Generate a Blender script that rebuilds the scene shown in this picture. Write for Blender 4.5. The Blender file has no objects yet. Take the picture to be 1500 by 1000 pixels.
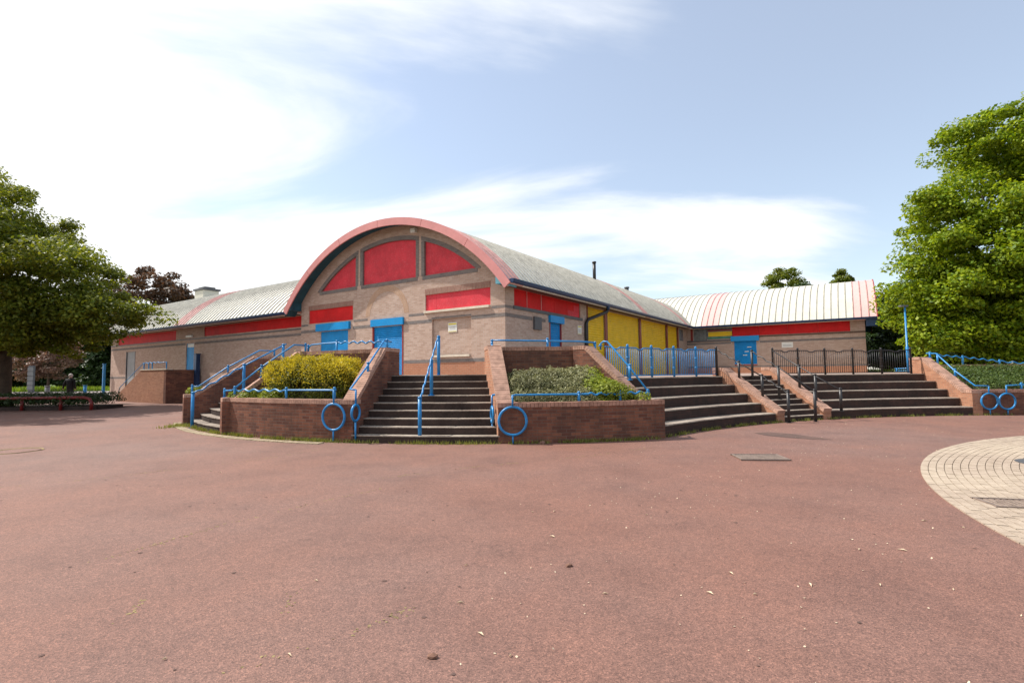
import bpy, bmesh, math, random
import numpy as np
from mathutils import Vector, Matrix
random.seed(7); np.random.seed(7)
scene = bpy.context.scene
col = scene.collection
R_ = math.radians

# ------------------------------------------------------------------ camera, sky, sun
F, PITCH, ROLL, EYE = 750.0, R_(3.55), R_(-0.6), 1.6
AL = R_(56.3)                                    # heading of the gable wall
c_, s_ = math.cos(PITCH), math.sin(PITCH)
cr, sr = math.cos(ROLL), math.sin(ROLL)
RM = np.array([[cr, sr, 0], [-sr, cr, 0], [0, 0, 1]]) @ np.array([[1, 0, 0], [0, -s_, c_], [0, c_, s_]])
cam_d = bpy.data.cameras.new('camera'); cam = bpy.data.objects.new('camera', cam_d); col.objects.link(cam)
cam_d.sensor_width = 36; cam_d.lens = F / 1500 * 36; cam_d.clip_start = 0.1; cam_d.clip_end = 6000
rot = Matrix((RM[0], RM[1], -RM[2])).transposed()
cam.matrix_world = Matrix.Translation((0, 0, EYE)) @ rot.to_4x4()
scene.camera = cam

SUN_EL = R_(51); SUN_H = (-0.963, 0.270)
world = bpy.data.worlds.new('World'); scene.world = world; world.use_nodes = True
wn, wl = world.node_tree.nodes, world.node_tree.links
wn.clear()
wo = wn.new('ShaderNodeOutputWorld'); wb = wn.new('ShaderNodeBackground')
sky = wn.new('ShaderNodeTexSky'); sky.sky_type = 'NISHITA'; sky.sun_disc = False
sky.sun_elevation = SUN_EL; sky.sun_rotation = math.atan2(SUN_H[0], SUN_H[1])
sky.air_density = 1.1; sky.dust_density = 0.8; sky.ozone_density = 0.4
wb.inputs['Strength'].default_value = 0.15
# clouds: noise on a plane far overhead, thicker on the sunward side where the weather stands
tc = wn.new('ShaderNodeTexCoord')
sep = wn.new('ShaderNodeSeparateXYZ'); wl.new(tc.outputs['Generated'], sep.inputs[0])
def wmath(op, a, b=None, clamp=False):
    m = wn.new('ShaderNodeMath'); m.operation = op; m.use_clamp = clamp
    for i, q in enumerate((a, b)):
        if q is None: continue
        if isinstance(q, (int, float)): m.inputs[i].default_value = q
        else: wl.new(q, m.inputs[i])
    return m.outputs[0]
zc = wmath('ADD', wmath('MAXIMUM', sep.outputs[2], 0.0), 0.16)
cx = wmath('DIVIDE', sep.outputs[0], zc); cyy = wmath('DIVIDE', sep.outputs[1], zc)
comb = wn.new('ShaderNodeCombineXYZ'); wl.new(cx, comb.inputs[0]); wl.new(cyy, comb.inputs[1])
mp = wn.new('ShaderNodeMapping'); wl.new(comb.outputs[0], mp.inputs[0])
mp.inputs['Rotation'].default_value = (0, 0, R_(-50)); mp.inputs['Scale'].default_value = (0.45, 1.0, 1); mp.inputs['Location'].default_value = (12.3, 4.4, 0)
nz = wn.new('ShaderNodeTexNoise'); nz.inputs['Scale'].default_value = 1.15; nz.inputs['Detail'].default_value = 9; nz.inputs['Roughness'].default_value = 0.55; nz.inputs['Distortion'].default_value = 0.45
wl.new(mp.outputs[0], nz.inputs['Vector'])
bias = wmath('ADD', wmath('MULTIPLY', wmath('ADD', wmath('MULTIPLY', sep.outputs[0], -1.0), 0.02), 0.30), wmath('MULTIPLY', wmath('MAXIMUM', wmath('SUBTRACT', 0.26, sep.outputs[2]), 0.0), 0.32))
dens = wmath('ADD', nz.outputs['Fac'], bias)
mr = wn.new('ShaderNodeMapRange'); mr.interpolation_type = 'SMOOTHSTEP'
mr.inputs['From Min'].default_value = 0.40; mr.inputs['From Max'].default_value = 0.64; wl.new(dens, mr.inputs['Value'])
mixw = wn.new('ShaderNodeMix'); mixw.data_type = 'RGBA'
veil = wmath('MINIMUM', wmath('ADD', wmath('MULTIPLY', mr.outputs[0], 0.77), 0.23), 1.0)
wl.new(veil, mixw.inputs['Factor']); wl.new(sky.outputs[0], mixw.inputs[6]); mixw.inputs[7].default_value = (6.2, 6.3, 6.4, 1)
wl.new(mixw.outputs[2], wb.inputs['Color']); wl.new(wb.outputs[0], wo.inputs['Surface'])

sun_d = bpy.data.lights.new('sun', 'SUN'); sun = bpy.data.objects.new('sun', sun_d); col.objects.link(sun)
sun_d.energy = 5.0; sun_d.angle = R_(0.6); sun_d.color = (1.0, 0.95, 0.87)
sdir = Vector((SUN_H[0] * math.cos(SUN_EL), SUN_H[1] * math.cos(SUN_EL), math.sin(SUN_EL)))
sun.rotation_euler = sdir.to_track_quat('Z', 'Y').to_euler(); sun.location = (-20, 10, 40)
scene.view_settings.view_transform = 'Standard'; scene.view_settings.look = 'None'
scene.view_settings.exposure = 0.35; scene.view_settings.gamma = 1.0
scene.render.engine = 'CYCLES'
scene.cycles.max_bounces = 6; scene.cycles.transparent_max_bounces = 8

# ------------------------------------------------------------------ pixel -> place helpers
def ray(px, py): return RM.T @ np.array([(px - 750) / F, (500 - py) / F, 1.0])
def gz(px, py, z=0.0):
    d = ray(px, py); t = (z - EYE) / d[2]; return np.array([d[0] * t, d[1] * t, z])
def proj(p):
    q = RM @ (np.array(p, float) - [0, 0, EYE]); return 750 + F * q[0] / q[2], 500 - F * q[1] / q[2]
U = np.array([-math.sin(AL), math.cos(AL)]); V = np.array([math.cos(AL), math.sin(AL)])
d0 = ray(740, 470); C = d0[:2] / d0[1] * 19.0     # near corner of the gable
EC = np.array([15.66, 1.08]); QC = np.array([-.38, 24.48])   # centres of the seating arcs and of the planter arc
def on_line(px, py, P, d):
    r = ray(px, py); A = np.array([[r[0], -d[0]], [r[1], -d[1]]]); t, l = np.linalg.solve(A, np.array(P, float)); return np.array([r[0] * t, r[1] * t, EYE + r[2] * t])
def on_circle(px, py, c, R, far=False):
    r = ray(px, py); h = r[:2]; a = h @ h; b = -2 * (h @ c); k = c @ c - R * R; D = b * b - 4 * a * k
    t = (-b + (1 if far else -1) * math.sqrt(max(D, 0))) / (2 * a); return np.array([r[0] * t, r[1] * t, EYE + r[2] * t])
def line_circle(P, d, c, R):
    P = np.array(P, float); d = np.array(d, float) / np.hypot(*d); m = P - c; b = m @ d; k = m @ m - R * R; D = math.sqrt(max(b * b - k, 0))
    t = min((-b - D, -b + D), key=abs); return P + d * t

# ------------------------------------------------------------------ materials
def newmat(name):
    m = bpy.data.materials.new(name); m.use_nodes = True
    return m, m.node_tree.nodes, m.node_tree.links, m.node_tree.nodes['Principled BSDF']
def lk(l, a, b): l.new(a, b)
def noise(n, l, scale, detail=4, rough=.6, vec=None):
    t = n.new('ShaderNodeTexNoise'); t.inputs['Scale'].default_value = scale; t.inputs['Detail'].default_value = detail; t.inputs['Roughness'].default_value = rough
    if vec is not None: l.new(vec, t.inputs['Vector'])
    return t.outputs['Fac']
def objco(n):
    g = n.new('ShaderNodeNewGeometry'); return g.outputs['Position']
def ramp(n, l, fac, stops):
    r = n.new('ShaderNodeValToRGB'); e = r.color_ramp.elements
    while len(e) < len(stops): e.new(0.5)
    for i, (p, c) in enumerate(stops): e[i].position = p; e[i].color = (*c, 1)
    l.new(fac, r.inputs[0]); return r.outputs[0]
def mixc(n, l, fac, a, b, mode='MIX'):
    m = n.new('ShaderNodeMix'); m.data_type = 'RGBA'; m.blend_type = mode
    for i, q in ((0, fac), (6, a), (7, b)):
        if isinstance(q, (int, float)): m.inputs[i].default_value = q
        elif isinstance(q, tuple): m.inputs[i].default_value = (*q, 1)
        else: l.new(q, m.inputs[i])
    return m.outputs[2]
def bump(n, l, h, strength, dist, bsdf):
    b = n.new('ShaderNodeBump'); b.inputs['Strength'].default_value = strength; b.inputs['Distance'].default_value = dist
    l.new(h, b.inputs['Height']); l.new(b.outputs[0], bsdf.inputs['Normal'])

def brick_mat(name, c1, c2, mortar, stain, stain_amt=.5, vertical=False):
    m, n, l, b = newmat(name)
    uv = n.new('ShaderNodeUVMap'); uv.uv_map = 'UVMap'
    vec = uv.outputs[0]
    if vertical:
        mpv = n.new('ShaderNodeMapping'); mpv.inputs['Rotation'].default_value = (0, 0, R_(90)); l.new(vec, mpv.inputs[0]); vec = mpv.outputs[0]
    t = n.new('ShaderNodeTexBrick'); l.new(vec, t.inputs['Vector'])
    t.inputs['Scale'].default_value = 1; t.inputs['Brick Width'].default_value = .225; t.inputs['Row Height'].default_value = .075
    t.inputs['Mortar Size'].default_value = .007; t.inputs['Mortar Smooth'].default_value = .3; t.inputs['Bias'].default_value = 0
    t.inputs['Color1'].default_value = (*c1, 1); t.inputs['Color2'].default_value = (*c2, 1); t.inputs['Mortar'].default_value = (*mortar, 1)
    p = objco(n)
    big = noise(n, l, .9, 5, .65, p); fine = noise(n, l, 22, 3, .6, p)
    mps = n.new('ShaderNodeMapping'); mps.inputs['Scale'].default_value = (2.2, 2.2, .35); l.new(p, mps.inputs[0]); streak = noise(n, l, 1.6, 5, .7, mps.outputs[0])
    av = n.new('ShaderNodeMath'); av.operation = 'ADD'; l.new(big, av.inputs[0]); l.new(streak, av.inputs[1])
    hv = n.new('ShaderNodeMath'); hv.operation = 'MULTIPLY'; hv.inputs[1].default_value = .5; l.new(av.outputs[0], hv.inputs[0]); big = hv.outputs[0]
    r1 = ramp(n, l, big, [(.38, (0, 0, 0)), (.64, (1, 1, 1))])
    sc = n.new('ShaderNodeMath'); sc.operation = 'MULTIPLY'; sc.inputs[1].default_value = stain_amt; l.new(r1, sc.inputs[0])
    cc = mixc(n, l, sc.outputs[0], t.outputs['Color'], stain)
    f2 = ramp(n, l, fine, [(.3, (.90, .90, .90)), (.7, (1.06, 1.06, 1.06))])
    cc = mixc(n, l, .8, cc, f2, 'MULTIPLY')
    l.new(cc, b.inputs['Base Color']); b.inputs['Roughness'].default_value = .9; b.inputs['Specular IOR Level'].default_value = .2
    inv = n.new('ShaderNodeMath'); inv.operation = 'SUBTRACT'; inv.inputs[0].default_value = 1; l.new(t.outputs['Fac'], inv.inputs[1])
    bump(n, l, inv.outputs[0], .6, .008, b)
    return m
def paint_mat(name, c, rough=.45, var=.25, scale=3, dirt=(.12, .1, .08), dirt_amt=.25, metal=0.0, spec=.4):
    m, n, l, b = newmat(name); p = objco(n)
    a = noise(n, l, scale, 6, .65, p); f = noise(n, l, scale * 14, 3, .6, p)
    lo = tuple(x * (1 - var) for x in c); hi = tuple(min(1, x * (1 + var)) for x in c)
    cc = ramp(n, l, a, [(.3, lo), (.7, hi)])
    d = ramp(n, l, f, [(.52, (0, 0, 0)), (.75, (1, 1, 1))])
    sc = n.new('ShaderNodeMath'); sc.operation = 'MULTIPLY'; sc.inputs[1].default_value = dirt_amt; l.new(d, sc.inputs[0])
    cc = mixc(n, l, sc.outputs[0], cc, dirt)
    l.new(cc, b.inputs['Base Color']); b.inputs['Roughness'].default_value = rough; b.inputs['Metallic'].default_value = metal; b.inputs['Specular IOR Level'].default_value = spec
    return m
def leaf_mat(name, c1, c2, trans=.35, tint=(1.25, 1.15, .5)):
    m, n, l, b = newmat(name); n.remove(b)
    out = n['Material Output']
    g = n.new('ShaderNodeNewGeometry'); p = g.outputs['Position']
    cc = ramp(n, l, g.outputs['Random Per Island'], [(0.0, c1), (1.0, c2)])
    v = ramp(n, l, noise(n, l, .8, 3, .6, p), [(.3, (.72, .72, .72)), (.7, (1.2, 1.2, 1.15))])
    cc = mixc(n, l, 1.0, cc, v, 'MULTIPLY')
    d = n.new('ShaderNodeBsdfPrincipled'); l.new(cc, d.inputs['Base Color']); d.inputs['Roughness'].default_value = .5; d.inputs['Specular IOR Level'].default_value = .3
    t = n.new('ShaderNodeBsdfTranslucent'); l.new(mixc(n, l, 1.0, cc, tint, 'MULTIPLY'), t.inputs[0])
    x = n.new('ShaderNodeMixShader'); x.inputs[0].default_value = trans; l.new(d.outputs[0], x.inputs[1]); l.new(t.outputs[0], x.inputs[2]); l.new(x.outputs[0], out.inputs[0])
    return m

M = {}
M['brick'] = brick_mat('buff_brick', (.55, .405, .335), (.42, .285, .225), (.50, .45, .40), (.40, .26, .195), .4)
M['brick_base'] = brick_mat('orange_brick', (.47, .205, .12), (.40, .17, .10), (.42, .30, .22), (.33, .16, .10), .4)
M['brick_red'] = brick_mat('red_brown_brick', (.28, .11, .065), (.13, .05, .036), (.17, .115, .09), (.07, .042, .033), .75)
M['brick_cheek'] = brick_mat('orange_red_brick', (.44, .21, .125), (.31, .135, .08), (.36, .25, .18), (.24, .13, .09), .4)
M['brick_dark'] = brick_mat('blue_grey_brick', (.20, .185, .185), (.13, .12, .125), (.26, .225, .2), (.27, .215, .18), .5)
M['brick_soldier'] = brick_mat('soldier_brick', (.36, .20, .16), (.27, .14, .11), (.36, .29, .24), (.25, .14, .1), .4, True)
M['brick_arch'] = brick_mat('arch_brick', (.51, .34, .245), (.44, .28, .19), (.48, .39, .31), (.42, .25, .165), .5)
M['coping'] = paint_mat('coping_brick', (.40, .24, .18), .9, .35, 5, (.2, .14, .1), .4, spec=.15)
M['coping_dark'] = paint_mat('weathered_coping_brick', (.34, .19, .14), .9, .4, 5, (.14, .1, .08), .5, spec=.15)
def concrete_mat(name, c, dark, amt):
    m, n, l, b = newmat(name); p = objco(n)
    a = noise(n, l, 1.6, 7, .7, p); f = noise(n, l, 30, 4, .7, p)
    cc = ramp(n, l, a, [(.32, dark), (.32 + amt, c)])
    cc = mixc(n, l, .6, cc, ramp(n, l, f, [(.3, (.6, .6, .6)), (.7, (1.25, 1.25, 1.25))]), 'MULTIPLY')
    l.new(cc, b.inputs['Base Color']); b.inputs['Roughness'].default_value = .92; b.inputs['Specular IOR Level'].default_value = .15
    bump(n, l, f, .35, .01, b); return m
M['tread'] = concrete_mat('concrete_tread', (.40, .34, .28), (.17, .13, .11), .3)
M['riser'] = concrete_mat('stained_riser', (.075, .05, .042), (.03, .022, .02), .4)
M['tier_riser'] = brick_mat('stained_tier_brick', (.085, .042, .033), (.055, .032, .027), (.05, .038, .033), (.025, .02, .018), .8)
M['landing'] = concrete_mat('terrace_paving', (.38, .29, .24), (.26, .19, .16), .4)
M['cream'] = paint_mat('cream_sill', (.66, .58, .47), .7, .15)
M['red'] = paint_mat('red_board', (.60, .014, .016), .6, .2, 1.3, (.62, .08, .08), .25, spec=.2)
M['red_dark'] = paint_mat('red_frame', (.26, .03, .025), .5, .2)
M['redfade_and_reflection'] = paint_mat('faded_red_board_and_reflection', (.62, .04, .06), .6, .2, 1.6, (.68, .22, .24), .4, spec=.25)
M['blue'] = paint_mat('blue_shutter', (.0, .235, .58), .5, .18, 2, (.05, .2, .45), .3)
M['bluebox'] = paint_mat('blue_shutter_box', (.0, .26, .62), .45, .12, 2)
M['bluerail'] = paint_mat('blue_rail', (.006, .19, .46), .36, .28, 5, (.17, .11, .08), .4, spec=.5)
M['navy'] = paint_mat('navy_gutter', (.012, .04, .11), .35, .3, 2, (.1, .1, .1), .15)
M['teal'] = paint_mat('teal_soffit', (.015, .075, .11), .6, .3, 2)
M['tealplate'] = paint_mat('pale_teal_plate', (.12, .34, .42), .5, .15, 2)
M['yellow'] = paint_mat('yellow_shutter', (.78, .51, .004), .5, .12, 2, (.4, .28, .05), .25)
M['black'] = paint_mat('black_metal', (.018, .016, .018), .4, .3, 4, spec=.5)
M['brownpost'] = paint_mat('brown_red_post', (.22, .045, .03), .5, .2)
M['pinkfascia'] = paint_mat('faded_pink_fascia', (.62, .25, .24), .5, .14, 1.2, (.5, .3, .28), .3)
M['soffit'] = paint_mat('brown_soffit', (.12, .075, .055), .7, .2)
M['white'] = paint_mat('white_plastic', (.72, .72, .68), .5, .08)
M['grey'] = paint_mat('grey_metal', (.35, .36, .37), .5, .15)
M['steel'] = paint_mat('dull_steel', (.16, .165, .17), .5, .15)
M['darkgrey'] = paint_mat('dark_grey_metal', (.09, .09, .1), .5, .2)
M['greenpaint'] = paint_mat('green_strip', (.05, .25, .16), .5)
M['glass'] = paint_mat('dusty_glass', (.16, .18, .19), .15, .4, 5, (.35, .35, .34), .5, spec=.7)
M['signyellow'] = paint_mat('sign_yellow', (.72, .58, .02), .5, .05)
M['skin'] = paint_mat('skin', (.5, .3, .22), .6, .05)
M['jacket'] = paint_mat('black_jacket', (.012, .012, .015), .85, .3, 8)
M['trousers'] = paint_mat('dark_trousers', (.03, .035, .035), .85, .2, 8)
M['hair'] = paint_mat('white_hair', (.62, .56, .52), .8, .15, 30)
M['redrail'] = paint_mat('dark_red_rail', (.17, .012, .012), .4, .2, 4)
M['soil'] = concrete_mat('soil', (.07, .05, .035), (.03, .022, .017), .3)
M['bark'] = concrete_mat('bark', (.12, .085, .06), (.05, .036, .028), .3)
M['kerb'] = paint_mat('pale_sett', (.36, .29, .20), .9, .3, 6, (.2, .18, .1), .4, spec=.1)
M['stone'] = paint_mat('brick_fragment', (.2, .11, .08), .9, .3, 20, spec=.1)
M['litter'] = paint_mat('dry_leaf', (.62, .50, .36), .8, .2, 20, spec=.1)
M['iron'] = paint_mat('cast_iron', (.20, .15, .125), .6, .3, 10, (.22, .16, .1), .4)
def roof_mat(name, c, lichen, amt):
    m, n, l, b = newmat(name); p = objco(n)
    a = noise(n, l, 1.3, 8, .72, p); f = noise(n, l, 9, 5, .7, p)
    k = ramp(n, l, a, [(.38, (0, 0, 0)), (.72, (1, 1, 1))])
    sc = n.new('ShaderNodeMath'); sc.operation = 'MULTIPLY'; sc.inputs[1].default_value = amt; l.new(k, sc.inputs[0])
    cc = mixc(n, l, sc.outputs[0], c, lichen)
    cc = mixc(n, l, .5, cc, ramp(n, l, f, [(.3, (.85, .85, .83)), (.65, (1.06, 1.06, 1.06))]), 'MULTIPLY')
    l.new(cc, b.inputs['Base Color']); b.inputs['Roughness'].default_value = .55; b.inputs['Specular IOR Level'].default_value = .35
    return m
M['roof'] = roof_mat('weathered_roof_sheet', (.80, .78, .72), (.58, .56, .48), .5)
M['roof_clean'] = roof_mat('pale_roof_sheet', (.60, .58, .51), (.46, .43, .35), .55)
M['seam'] = paint_mat('grey_roof_seam', (.40, .38, .33), .7, .3, 3)
M['seam_pink'] = paint_mat('red_roof_seam', (.50, .27, .25), .7, .3, 3)
M['roof_pink'] = roof_mat('pink_roof_sheet', (.66, .42, .40), (.52, .36, .33), .5)
M['leaf_right'] = leaf_mat('lime_green_leaf', (.085, .17, .008), (.34, .41, .02), .45)
M['leaf_left'] = leaf_mat('olive_green_leaf', (.075, .12, .012), (.25, .27, .032), .45)
M['leaf_dark'] = leaf_mat('dark_green_leaf', (.022, .045, .012), (.05, .085, .02), .25)
M['leaf_copper'] = leaf_mat('copper_leaf', (.065, .042, .028), (.16, .095, .055), .3, (1.3, .9, .6))
M['leaf_pink'] = leaf_mat('pale_copper_leaf', (.16, .09, .07), (.34, .22, .16), .3, (1.2, .9, .7))
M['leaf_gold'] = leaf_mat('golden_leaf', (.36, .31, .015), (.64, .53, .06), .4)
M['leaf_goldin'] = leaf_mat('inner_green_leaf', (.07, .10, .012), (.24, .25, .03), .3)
M['leaf_grey'] = leaf_mat('grey_green_leaf', (.16, .175, .075), (.36, .34, .18), .25, (1.1, 1.05, .7))
M['leaf_lime'] = leaf_mat('fresh_green_leaf', (.16, .22, .02), (.33, .36, .05), .35)
M['leaf_hedge'] = leaf_mat('hedge_leaf', (.045, .085, .02), (.12, .17, .035), .3)
M['leaf_weed'] = leaf_mat('weed_leaf', (.13, .17, .03), (.30, .29, .08), .3)
M['leaf_grass'] = leaf_mat('grass_blade', (.12, .20, .02), (.24, .32, .04), .35)

M['moss'] = paint_mat('dull_moss', (.26, .20, .10), .9, .3, 9, (.2, .12, .1), .4, spec=.1)
# red asphalt
m, n, l, b = newmat('red_asphalt'); p = objco(n); M['asphalt'] = m
big = noise(n, l, .13, 5, .6, p); mid = noise(n, l, .9, 7, .7, p); fine2 = noise(n, l, 160, 2, .8, p); grain = noise(n, l, 14, 5, .7, p)
vo = n.new('ShaderNodeTexVoronoi'); vo.inputs['Scale'].default_value = 130; l.new(p, vo.inputs['Vector'])
vs_ = n.new('ShaderNodeSeparateColor'); l.new(vo.outputs['Color'], vs_.inputs[0])
cc = ramp(n, l, big, [(.3, (.180, .110, .092)), (.5, (.190, .098, .074)), (.72, (.194, .088, .060))])
cc = mixc(n, l, .7, cc, ramp(n, l, mid, [(.3, (.70, .70, .72)), (.5, (1, 1, 1)), (.72, (1.22, 1.18, 1.14))]), 'MULTIPLY')
cc = mixc(n, l, .6, cc, ramp(n, l, grain, [(.3, (.75, .75, .75)), (.7, (1.22, 1.22, 1.22))]), 'MULTIPLY')
cc = mixc(n, l, 1.0, cc, ramp(n, l, vs_.outputs[0], [(0, (.58, .57, .58)), (.35, (.9, .88, .88)), (.8, (1.14, 1.1, 1.08)), (1, (1.6, 1.5, 1.42))]), 'MULTIPLY')
cc = mixc(n, l, .5, cc, ramp(n, l, fine2, [(.35, (.6, .6, .6)), (.65, (1.35, 1.35, 1.35))]), 'MULTIPLY')
l.new(cc, b.inputs['Base Color']); b.inputs['Roughness'].default_value = .78; b.inputs['Specular IOR Level'].default_value = .4
bump(n, l, vo.outputs['Distance'], .35, .006, b)
m, n, l, b = newmat('paver_clay'); M['paver'] = m
oi = n.new('ShaderNodeNewGeometry'); p = oi.outputs['Position']
cc = ramp(n, l, noise(n, l, 5.5, 4, .6, p), [(.3, (.33, .27, .21)), (.7, (.45, .38, .305))])
cc = mixc(n, l, .7, cc, ramp(n, l, noise(n, l, .55, 4, .6, p), [(.35, (.82, .74, .72)), (.65, (1.1, 1.06, 1.0))]), 'MULTIPLY')
cc = mixc(n, l, .6, cc, ramp(n, l, noise(n, l, 60, 3, .7, p), [(.3, (.7, .7, .7)), (.7, (1.2, 1.2, 1.2))]), 'MULTIPLY')
l.new(cc, b.inputs['Base Color']); b.inputs['Roughness'].default_value = .9; b.inputs['Specular IOR Level'].default_value = .2
M['joint'] = concrete_mat('sand_joint', (.22, .17, .125), (.14, .11, .085), .3)
M['grassground'] = concrete_mat('grass_ground', (.10, .16, .03), (.07, .11, .02), .4)
M['pathgrey'] = concrete_mat('grey_path', (.36, .31, .29), (.28, .24, .23), .4)
M['tarpatch'] = concrete_mat('tar_patch', (.15, .09, .075), (.085, .062, .056), .35)

# ------------------------------------------------------------------ mesh helpers
class MB:
    def __init__(s): s.v = []; s.f = []; s.uv = []
    def face(s, pts, uv=None):
        i = len(s.v); pts = [tuple(map(float, p)) for p in pts]; s.v += pts; s.f.append(tuple(range(i, i + len(pts))))
        if uv is None:
            a, b_, c = (np.array(pts[k]) for k in (0, 1, 2)); nn = np.cross(b_ - a, c - a); ln = np.linalg.norm(nn)
            nn = nn / ln if ln > 1e-12 else np.array([0, 0, 1.])
            if abs(nn[2]) > .75: uv = [(p[0], p[1]) for p in pts]
            else:
                t = np.array([-nn[1], nn[0]]); t = t / np.hypot(*t)
                if t[0] < 0: t = -t
                uv = [(p[0] * t[0] + p[1] * t[1], p[2]) for p in pts]
        s.uv.append(uv); return s
    def hexa(s, b, t):                       # four bottom points, four top points
        s.face([b[3], b[2], b[1], b[0]]); s.face(t)
        for k in range(4): s.face([b[k], b[(k + 1) % 4], t[(k + 1) % 4], t[k]])
        return s
    def box(s, c, sx, sy, sz, ax=(1, 0), z_ax=None):      # centre, sizes, heading of the local x axis
        ax = np.array([*ax, 0.])[:3]; ax = ax / np.linalg.norm(ax); ay = np.array([-ax[1], ax[0], 0]); az = np.array([0, 0, 1.])
        if z_ax is not None: az = np.array(z_ax); 
        c = np.array(c, float)
        P = lambda i, j, k: c + ax * sx / 2 * i + ay * sy / 2 * j + az * sz / 2 * k
        return s.hexa([P(-1, -1, -1), P(1, -1, -1), P(1, 1, -1), P(-1, 1, -1)], [P(-1, -1, 1), P(1, -1, 1), P(1, 1, 1), P(-1, 1, 1)])
    def frame_box(s, c, X, Y, Z):            # centre and three half-vectors
        c, X, Y, Z = (np.array(q, float) for q in (c, X, Y, Z)); P = lambda i, j, k: c + X * i + Y * j + Z * k
        return s.hexa([P(-1, -1, -1), P(1, -1, -1), P(1, 1, -1), P(-1, 1, -1)], [P(-1, -1, 1), P(1, -1, 1), P(1, 1, 1), P(-1, 1, 1)])
    def tube(s, path, r, n=8, closed=False, cap=True):
        P = [np.array(p, float) for p in path]; N = len(P); rr = r if hasattr(r, '__len__') else [r] * N
        rings = []; up = None
        for i in range(N):
            a = P[(i - 1) % N] if (closed or i > 0) else P[i]; b_ = P[(i + 1) % N] if (closed or i < N - 1) else P[i]
            t = b_ - a; t = t / (np.linalg.norm(t) + 1e-12)
            if up is None: up = np.array([0, 0, 1.]) if abs(t[2]) < .9 else np.array([1., 0, 0])
            x = np.cross(t, up); x /= (np.linalg.norm(x) + 1e-12); y = np.cross(x, t); up = y
            rings.append([P[i] + (x * math.cos(k * 2 * math.pi / n) + y * math.sin(k * 2 * math.pi / n)) * rr[i] for k in range(n)])
        i0 = len(s.v)
        for rg in rings: s.v += [tuple(q) for q in rg]
        for i in range(N if closed else N - 1):
            j = (i + 1) % N
            for k in range(n):
                s.f.append((i0 + i * n + k, i0 + i * n + (k + 1) % n, i0 + j * n + (k + 1) % n, i0 + j * n + k)); s.uv.append([(0, 0)] * 4)
        if cap and not closed:
            s.f.append(tuple(i0 + k for k in range(n))[::-1]); s.uv.append([(0, 0)] * n)
            s.f.append(tuple(i0 + (N - 1) * n + k for k in range(n))); s.uv.append([(0, 0)] * n)
        return s
    def prism(s, poly, z0, z1, uvp=None):    # plan polygon, floor and top heights (numbers or functions of the point)
        f0 = z0 if callable(z0) else (lambda p: z0); f1 = z1 if callable(z1) else (lambda p: z1)
        B = [(p[0], p[1], f0(p)) for p in poly]; T = [(p[0], p[1], f1(p)) for p in poly]
        s.face(T); s.face(B[::-1]); N = len(poly); L = 0
        for k in range(N):
            j = (k + 1) % N; d = math.hypot(poly[j][0] - poly[k][0], poly[j][1] - poly[k][1])
            s.face([B[k], B[j], T[j], T[k]], [(L, B[k][2]), (L + d, B[j][2]), (L + d, T[j][2]), (L, T[k][2])]); L += d
        return s
    def mesh(s, name, smooth=False):
        me = bpy.data.meshes.new(name); me.from_pydata(s.v, [], s.f)
        ul = me.uv_layers.new(name='UVMap'); ul.data.foreach_set('uv', np.array([c for q in s.uv for p in q for c in p], dtype=np.float32))
        if smooth: me.polygons.foreach_set('use_smooth', [True] * len(me.polygons))
        me.update(); return me
def obj(name, mb, mat, parent=None, smooth=False, kind=None):
    me = mb.mesh(name, smooth) if isinstance(mb, MB) else mb
    if not me.materials: me.materials.append(M[mat] if isinstance(mat, str) else mat)
    o = bpy.data.objects.new(name, me); col.objects.link(o)
    if parent is not None:
        o.parent = parent; w = Matrix.Identity(4); q = parent
        while q is not None: w = q.matrix_basis @ w if q.parent is None else w; q = q.parent
        root = parent
        while root.parent is not None: root = root.parent
        o.matrix_parent_inverse = root.matrix_basis.inverted() if parent is root else Matrix.Identity(4)
    if kind: o['kind'] = kind
    return o
def tag(o, label, cat, group=None):
    o['label'] = label; o['category'] = cat
    if group: o['group'] = group
    return o
def thing(name, label, cat, loc, group=None):
    o = bpy.data.objects.new(name, None); col.objects.link(o); o.location = [float(q) for q in loc]; o.empty_display_size = .2
    o.matrix_basis = Matrix.Translation(o.location)
    return tag(o, label, cat, group)
def struct(name, mb, mat, smooth=False): return obj(name, mb, mat, None, smooth, 'structure')
def arc(c, R, a0, a1, n): return [(c[0] + R * math.cos(a0 + (a1 - a0) * k / n), c[1] + R * math.sin(a0 + (a1 - a0) * k / n)) for k in range(n + 1)]
def ang(c, p): return math.atan2(p[1] - c[1], p[0] - c[0])
def v3(p, z): return np.array([p[0], p[1], z])

exec_parts = []
# ------------------------------------------------------------------ ground
mb = MB(); S = 2500
mb.face([(-S, -S, -.05), (S, -S, -.05), (S, S, -.05), (-S, S, -.05)]); struct('ground', mb, 'grassground')
mb = MB(); mb.face([(-34, -14, 0), (45, -14, 0), (45, 19, 0), (30, 40, 0), (-9, 42, 0), (-34, 46, 0), (-40, 42, 0), (-45, 20, 0)]); struct('plaza', mb, 'asphalt')
mb = MB(); mb.face([(-95, 30, -.03), (-38, 40, -.03), (-33.5, 44.5, -.03), (-24, 62, -.03), (-60, 62, -.03), (-95, 52, -.03)]); struct('path', mb, 'pathgrey')

ZC, ZR = 1.575, 1.43
def zt(x):
    t = min(1, max(0, (x - .2) / 2.0)); return ZC + (ZR - ZC) * t * t * (3 - 2 * t)
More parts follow.
